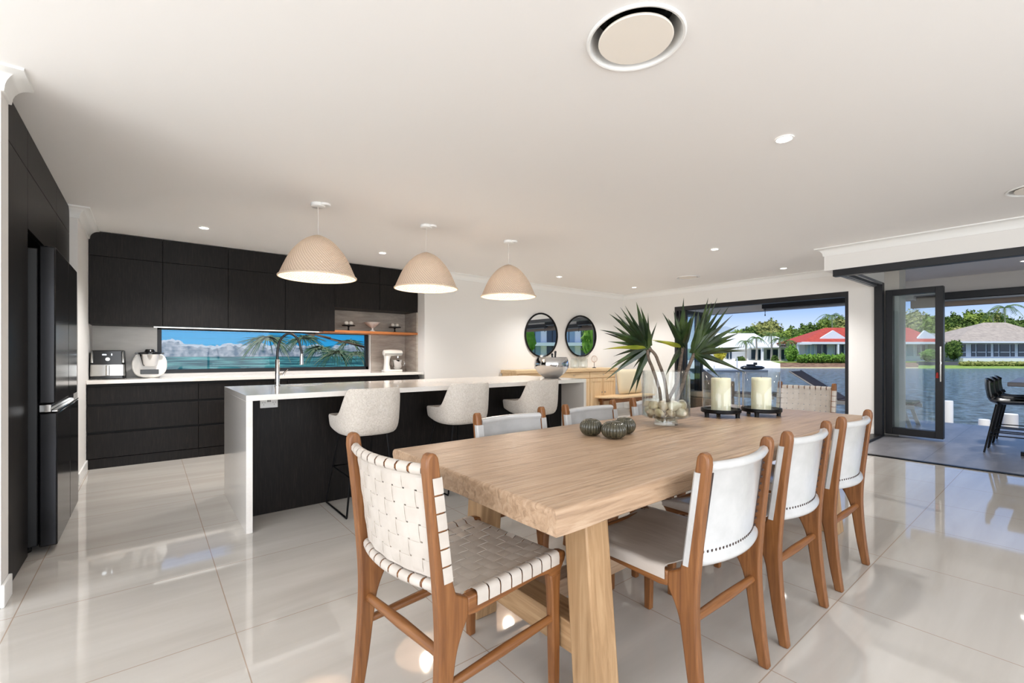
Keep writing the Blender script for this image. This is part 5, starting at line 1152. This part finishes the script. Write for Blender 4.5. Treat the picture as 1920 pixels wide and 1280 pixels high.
# ---------------------------------------------------------------- painted fence behind the kitchen window
FY = 9.0
t = thing('mural_fence', 'garden fence painted with a blue sky, white clouds, sea and hanging palm fronds', 'fence', (1.9, FY, 0))
mm = mat('mural_paint', S(60, 170, 220), 0.75); bs = mm.node_tree.nodes['Principled BSDF']
tcn = N(mm, 'ShaderNodeTexCoord'); sp = N(mm, 'ShaderNodeSeparateXYZ'); L(mm, tcn.outputs['Object'], sp.inputs[0])
n1 = N(mm, 'ShaderNodeTexNoise'); n1.inputs['Scale'].default_value = 2.2; n1.inputs['Detail'].default_value = 7; n1.inputs['Roughness'].default_value = 0.55
L(mm, tcn.outputs['Object'], n1.inputs['Vector'])
def math_(op, a, b_=None, c_=None):
    q = N(mm, 'ShaderNodeMath'); q.operation = op
    for i, v in enumerate((a, b_, c_)):
        if v is None: continue
        if isinstance(v, (int, float)): q.inputs[i].default_value = v
        else: L(mm, v, q.inputs[i])
    return q.outputs[0]
def mixc(f, a, b_):
    q = N(mm, 'ShaderNodeMix'); q.data_type = 'RGBA'; L(mm, f, q.inputs[0])
    for i, v in ((6, a), (7, b_)):
        if isinstance(v, tuple): q.inputs[i].default_value = v
        else: L(mm, v, q.inputs[i])
    return q.outputs[2]
zc = sp.outputs['Z']
n2 = N(mm, 'ShaderNodeTexNoise'); n2.inputs['Scale'].default_value = 9; n2.inputs['Detail'].default_value = 6; L(mm, tcn.outputs['Object'], n2.inputs['Vector'])
cr = N(mm, 'ShaderNodeValToRGB'); L(mm, n2.outputs['Fac'], cr.inputs[0]); cr.color_ramp.elements[0].position = 0.35; cr.color_ramp.elements[0].color = S(104, 128, 150); cr.color_ramp.elements[1].position = 0.62; cr.color_ramp.elements[1].color = S(214, 214, 216)
cloudtop = math_('ADD', 1.16, math_('MULTIPLY', n1.outputs['Fac'], 0.52))
isC = math_('LESS_THAN', zc, cloudtop)
edge_ = math_('LESS_THAN', math_('SUBTRACT', cloudtop, zc), math_('MULTIPLY', n2.outputs['Fac'], 0.10)); col = mixc(isC, S(40, 190, 244), mixc(edge_, cr.outputs[0], S(226, 230, 234)))
mp = N(mm, 'ShaderNodeMapping'); mp.inputs['Scale'].default_value = (0.8, 1, 14); L(mm, tcn.outputs['Object'], mp.inputs[0])
n3 = N(mm, 'ShaderNodeTexNoise'); n3.inputs['Scale'].default_value = 2.5; n3.inputs['Detail'].default_value = 5; L(mm, mp.outputs[0], n3.inputs['Vector'])
sr = N(mm, 'ShaderNodeValToRGB'); L(mm, n3.outputs['Fac'], sr.inputs[0]); sr.color_ramp.elements[0].position = 0.4; sr.color_ramp.elements[0].color = S(8, 92, 106); sr.color_ramp.elements[1].position = 0.68; sr.color_ramp.elements[1].color = S(110, 200, 196)
col = mixc(math_('LESS_THAN', zc, 1.20), col, sr.outputs[0])
col = mixc(math_('GREATER_THAN', zc, math_('ADD', 1.62, math_('MULTIPLY', n1.outputs['Fac'], 0.12))), col, S(112, 104, 112))
# board joints of the fence
gr = math_('LESS_THAN', math_('PINGPONG', zc, 0.05), 0.0012)
col = mixc(gr, col, S(50, 90, 110)); L(mm, col, bs.inputs['Base Color'])
b = MB(); b.box(-3.2, 3.6, 0, 0.06, 0.0, 2.0); b.build('painted_panel', mm, t, smooth=False)
b = MB()
for x in (-3.1, -1.5, 0.1, 1.7, 3.3): b.box(x-0.05, x+0.05, 0.06, 0.15, 0, 2.05)
b.build('rear_post', jt, t)
def fx(px): # world x on the fence face that px sees
    k = (px-960)/FP; dx = math.sin(YAW)+k*math.cos(YAW); dy = math.cos(YAW)-k*math.sin(YAW); return FY/dy*dx
def fz(px, py):
    k = (px-960)/FP; dy = math.cos(YAW)-k*math.sin(YAW); return HC-(py-665.17)*(FY/dy)/FP
rn = random.Random(8); fcol = [mat('painted_frond', c_, 0.8) for c_ in (S(34, 92, 74), S(84, 128, 92), S(150, 166, 124), S(150, 116, 88))]
strokes = [MB() for _ in fcol]
def stroke(p0, p1, sag, w, k):
    n = 7; pts = []
    for i in range(n+1):
        u = i/n; pts.append((p0[0]+(p1[0]-p0[0])*u, p0[1]+(p1[1]-p0[1])*u+sag*u*u))
    ww = [w*(1-0.85*(i/n)) for i in range(n+1)]; vs = []; rings = []
    for i, (x, z) in enumerate(pts):
        a = pts[min(i+1, n)]; c_ = pts[max(i-1, 0)]; tx, tz = a[0]-c_[0], a[1]-c_[1]; l_ = math.hypot(tx, tz) or 1; nx_, nz_ = -tz/l_, tx/l_
        y = -0.002-0.0006*k; rings.append([Vector((x+nx_*ww[i], y, z+nz_*ww[i])), Vector((x-nx_*ww[i], y, z-nz_*ww[i])), Vector((x-nx_*ww[i], 0.001, z-nz_*ww[i])), Vector((x+nx_*ww[i], 0.001, z+nz_*ww[i]))])
    strokes[k].loft(rings)
T0 = 1.9
for cx, cy, R0, n_ in ((502, 634, 0.50, 110), (570, 632, 0.42, 80), (600, 652, 0.42, 80), (630, 660, 0.46, 100), (655, 640, 0.36, 70), (668, 662, 0.34, 60)):
    x0, z0 = fx(cx)-T0, fz(cx, cy)
    for _ in range(n_):
        a = rn.uniform(-0.35, PI+0.35); l_ = R0*rn.uniform(0.5, 1.0); stroke((x0+rn.uniform(-.05, .05), z0+rn.uniform(-.03, .03)), (x0+math.cos(a)*l_, z0+0.55*math.sin(a)*l_*0.5), -rn.uniform(0.02, 0.38)*R0/0.45, rn.uniform(0.006, 0.013), rn.choice((0, 0, 0, 1, 1, 2)))
for pts in (((700, 655), (640, 640), (590, 628)), ((590, 628), (560, 622), (540, 619)), ((690, 652), (620, 634), (575, 622))):
    for a, c_ in zip(pts[:-1], pts[1:]): stroke((fx(a[0])-T0, fz(*a)), (fx(c_[0])-T0, fz(*c_)), 0.0, 0.022, 3)
for k, s_ in enumerate(strokes): s_.build('painted_frond', fcol[k], t, smooth=False)
b = MB(); b.box(-3, 8, 7.52, 9.2, -0.2, 0.02); struct(b.build('floor_side', mat('side_path', S(170, 166, 158), 0.9)))

# ---------------------------------------------------------------- neighbour's block across the canal, seen only in the round mirrors
t = thing('apartment_building', 'pale grey balconied building reflected in the round mirrors', 'building', (40, -31, 0), R_(-138))
b = MB(); b.box(-22, 20, 0, 10, -1.0, 6.2); b.build('wall', mat('render_grey', S(232, 230, 228), 0.8), t)
b = MB(); b.box(-22.5, 20.5, -1.2, 10.5, 6.2, 6.7); b.build('roof_slab', mat('roof_grey', S(120, 114, 116), 0.8), t)
for z in (0.9, 3.4):
    b = MB(); b.box(-22, 20, -1.8, 0, z-1.0, z-0.6); b.build('balcony', wallx, t)
    for k in range(18):
        x = -21+k*2.3; b = MB(); b.box(x, x+1.5, -0.06, 0.02, z-0.5, z+1.5); f_ = b.build('window', bluewin if k % 2 else winm, t)
        b = MB(); b.box(x+0.72, x+0.8, -0.12, -0.05, z-0.5, z+1.5); b.build('mullion', alum, f_)
tt = thing('tree', 'green tree beside the building, reflected in the left mirror', 'tree', (31.0, -22.9, 0), 0, 'trees across the water')
rnd = random.Random(3); b = MB(); crown(b, (0, 0, 3.2), 1.15, 1.15, 3.6, 500, 0.22, rnd); b.build('crown', FM[3], tt, smooth=False); b = MB(); b.tube([(0, 0, -1), (0, 0, 2)], 0.2, 8); b.build('trunk', barkm, tt)
b = MB(); b.box(14, 80, -70, -12, -1.3, -1.0); struct(b.build('ground_bank', grassm))
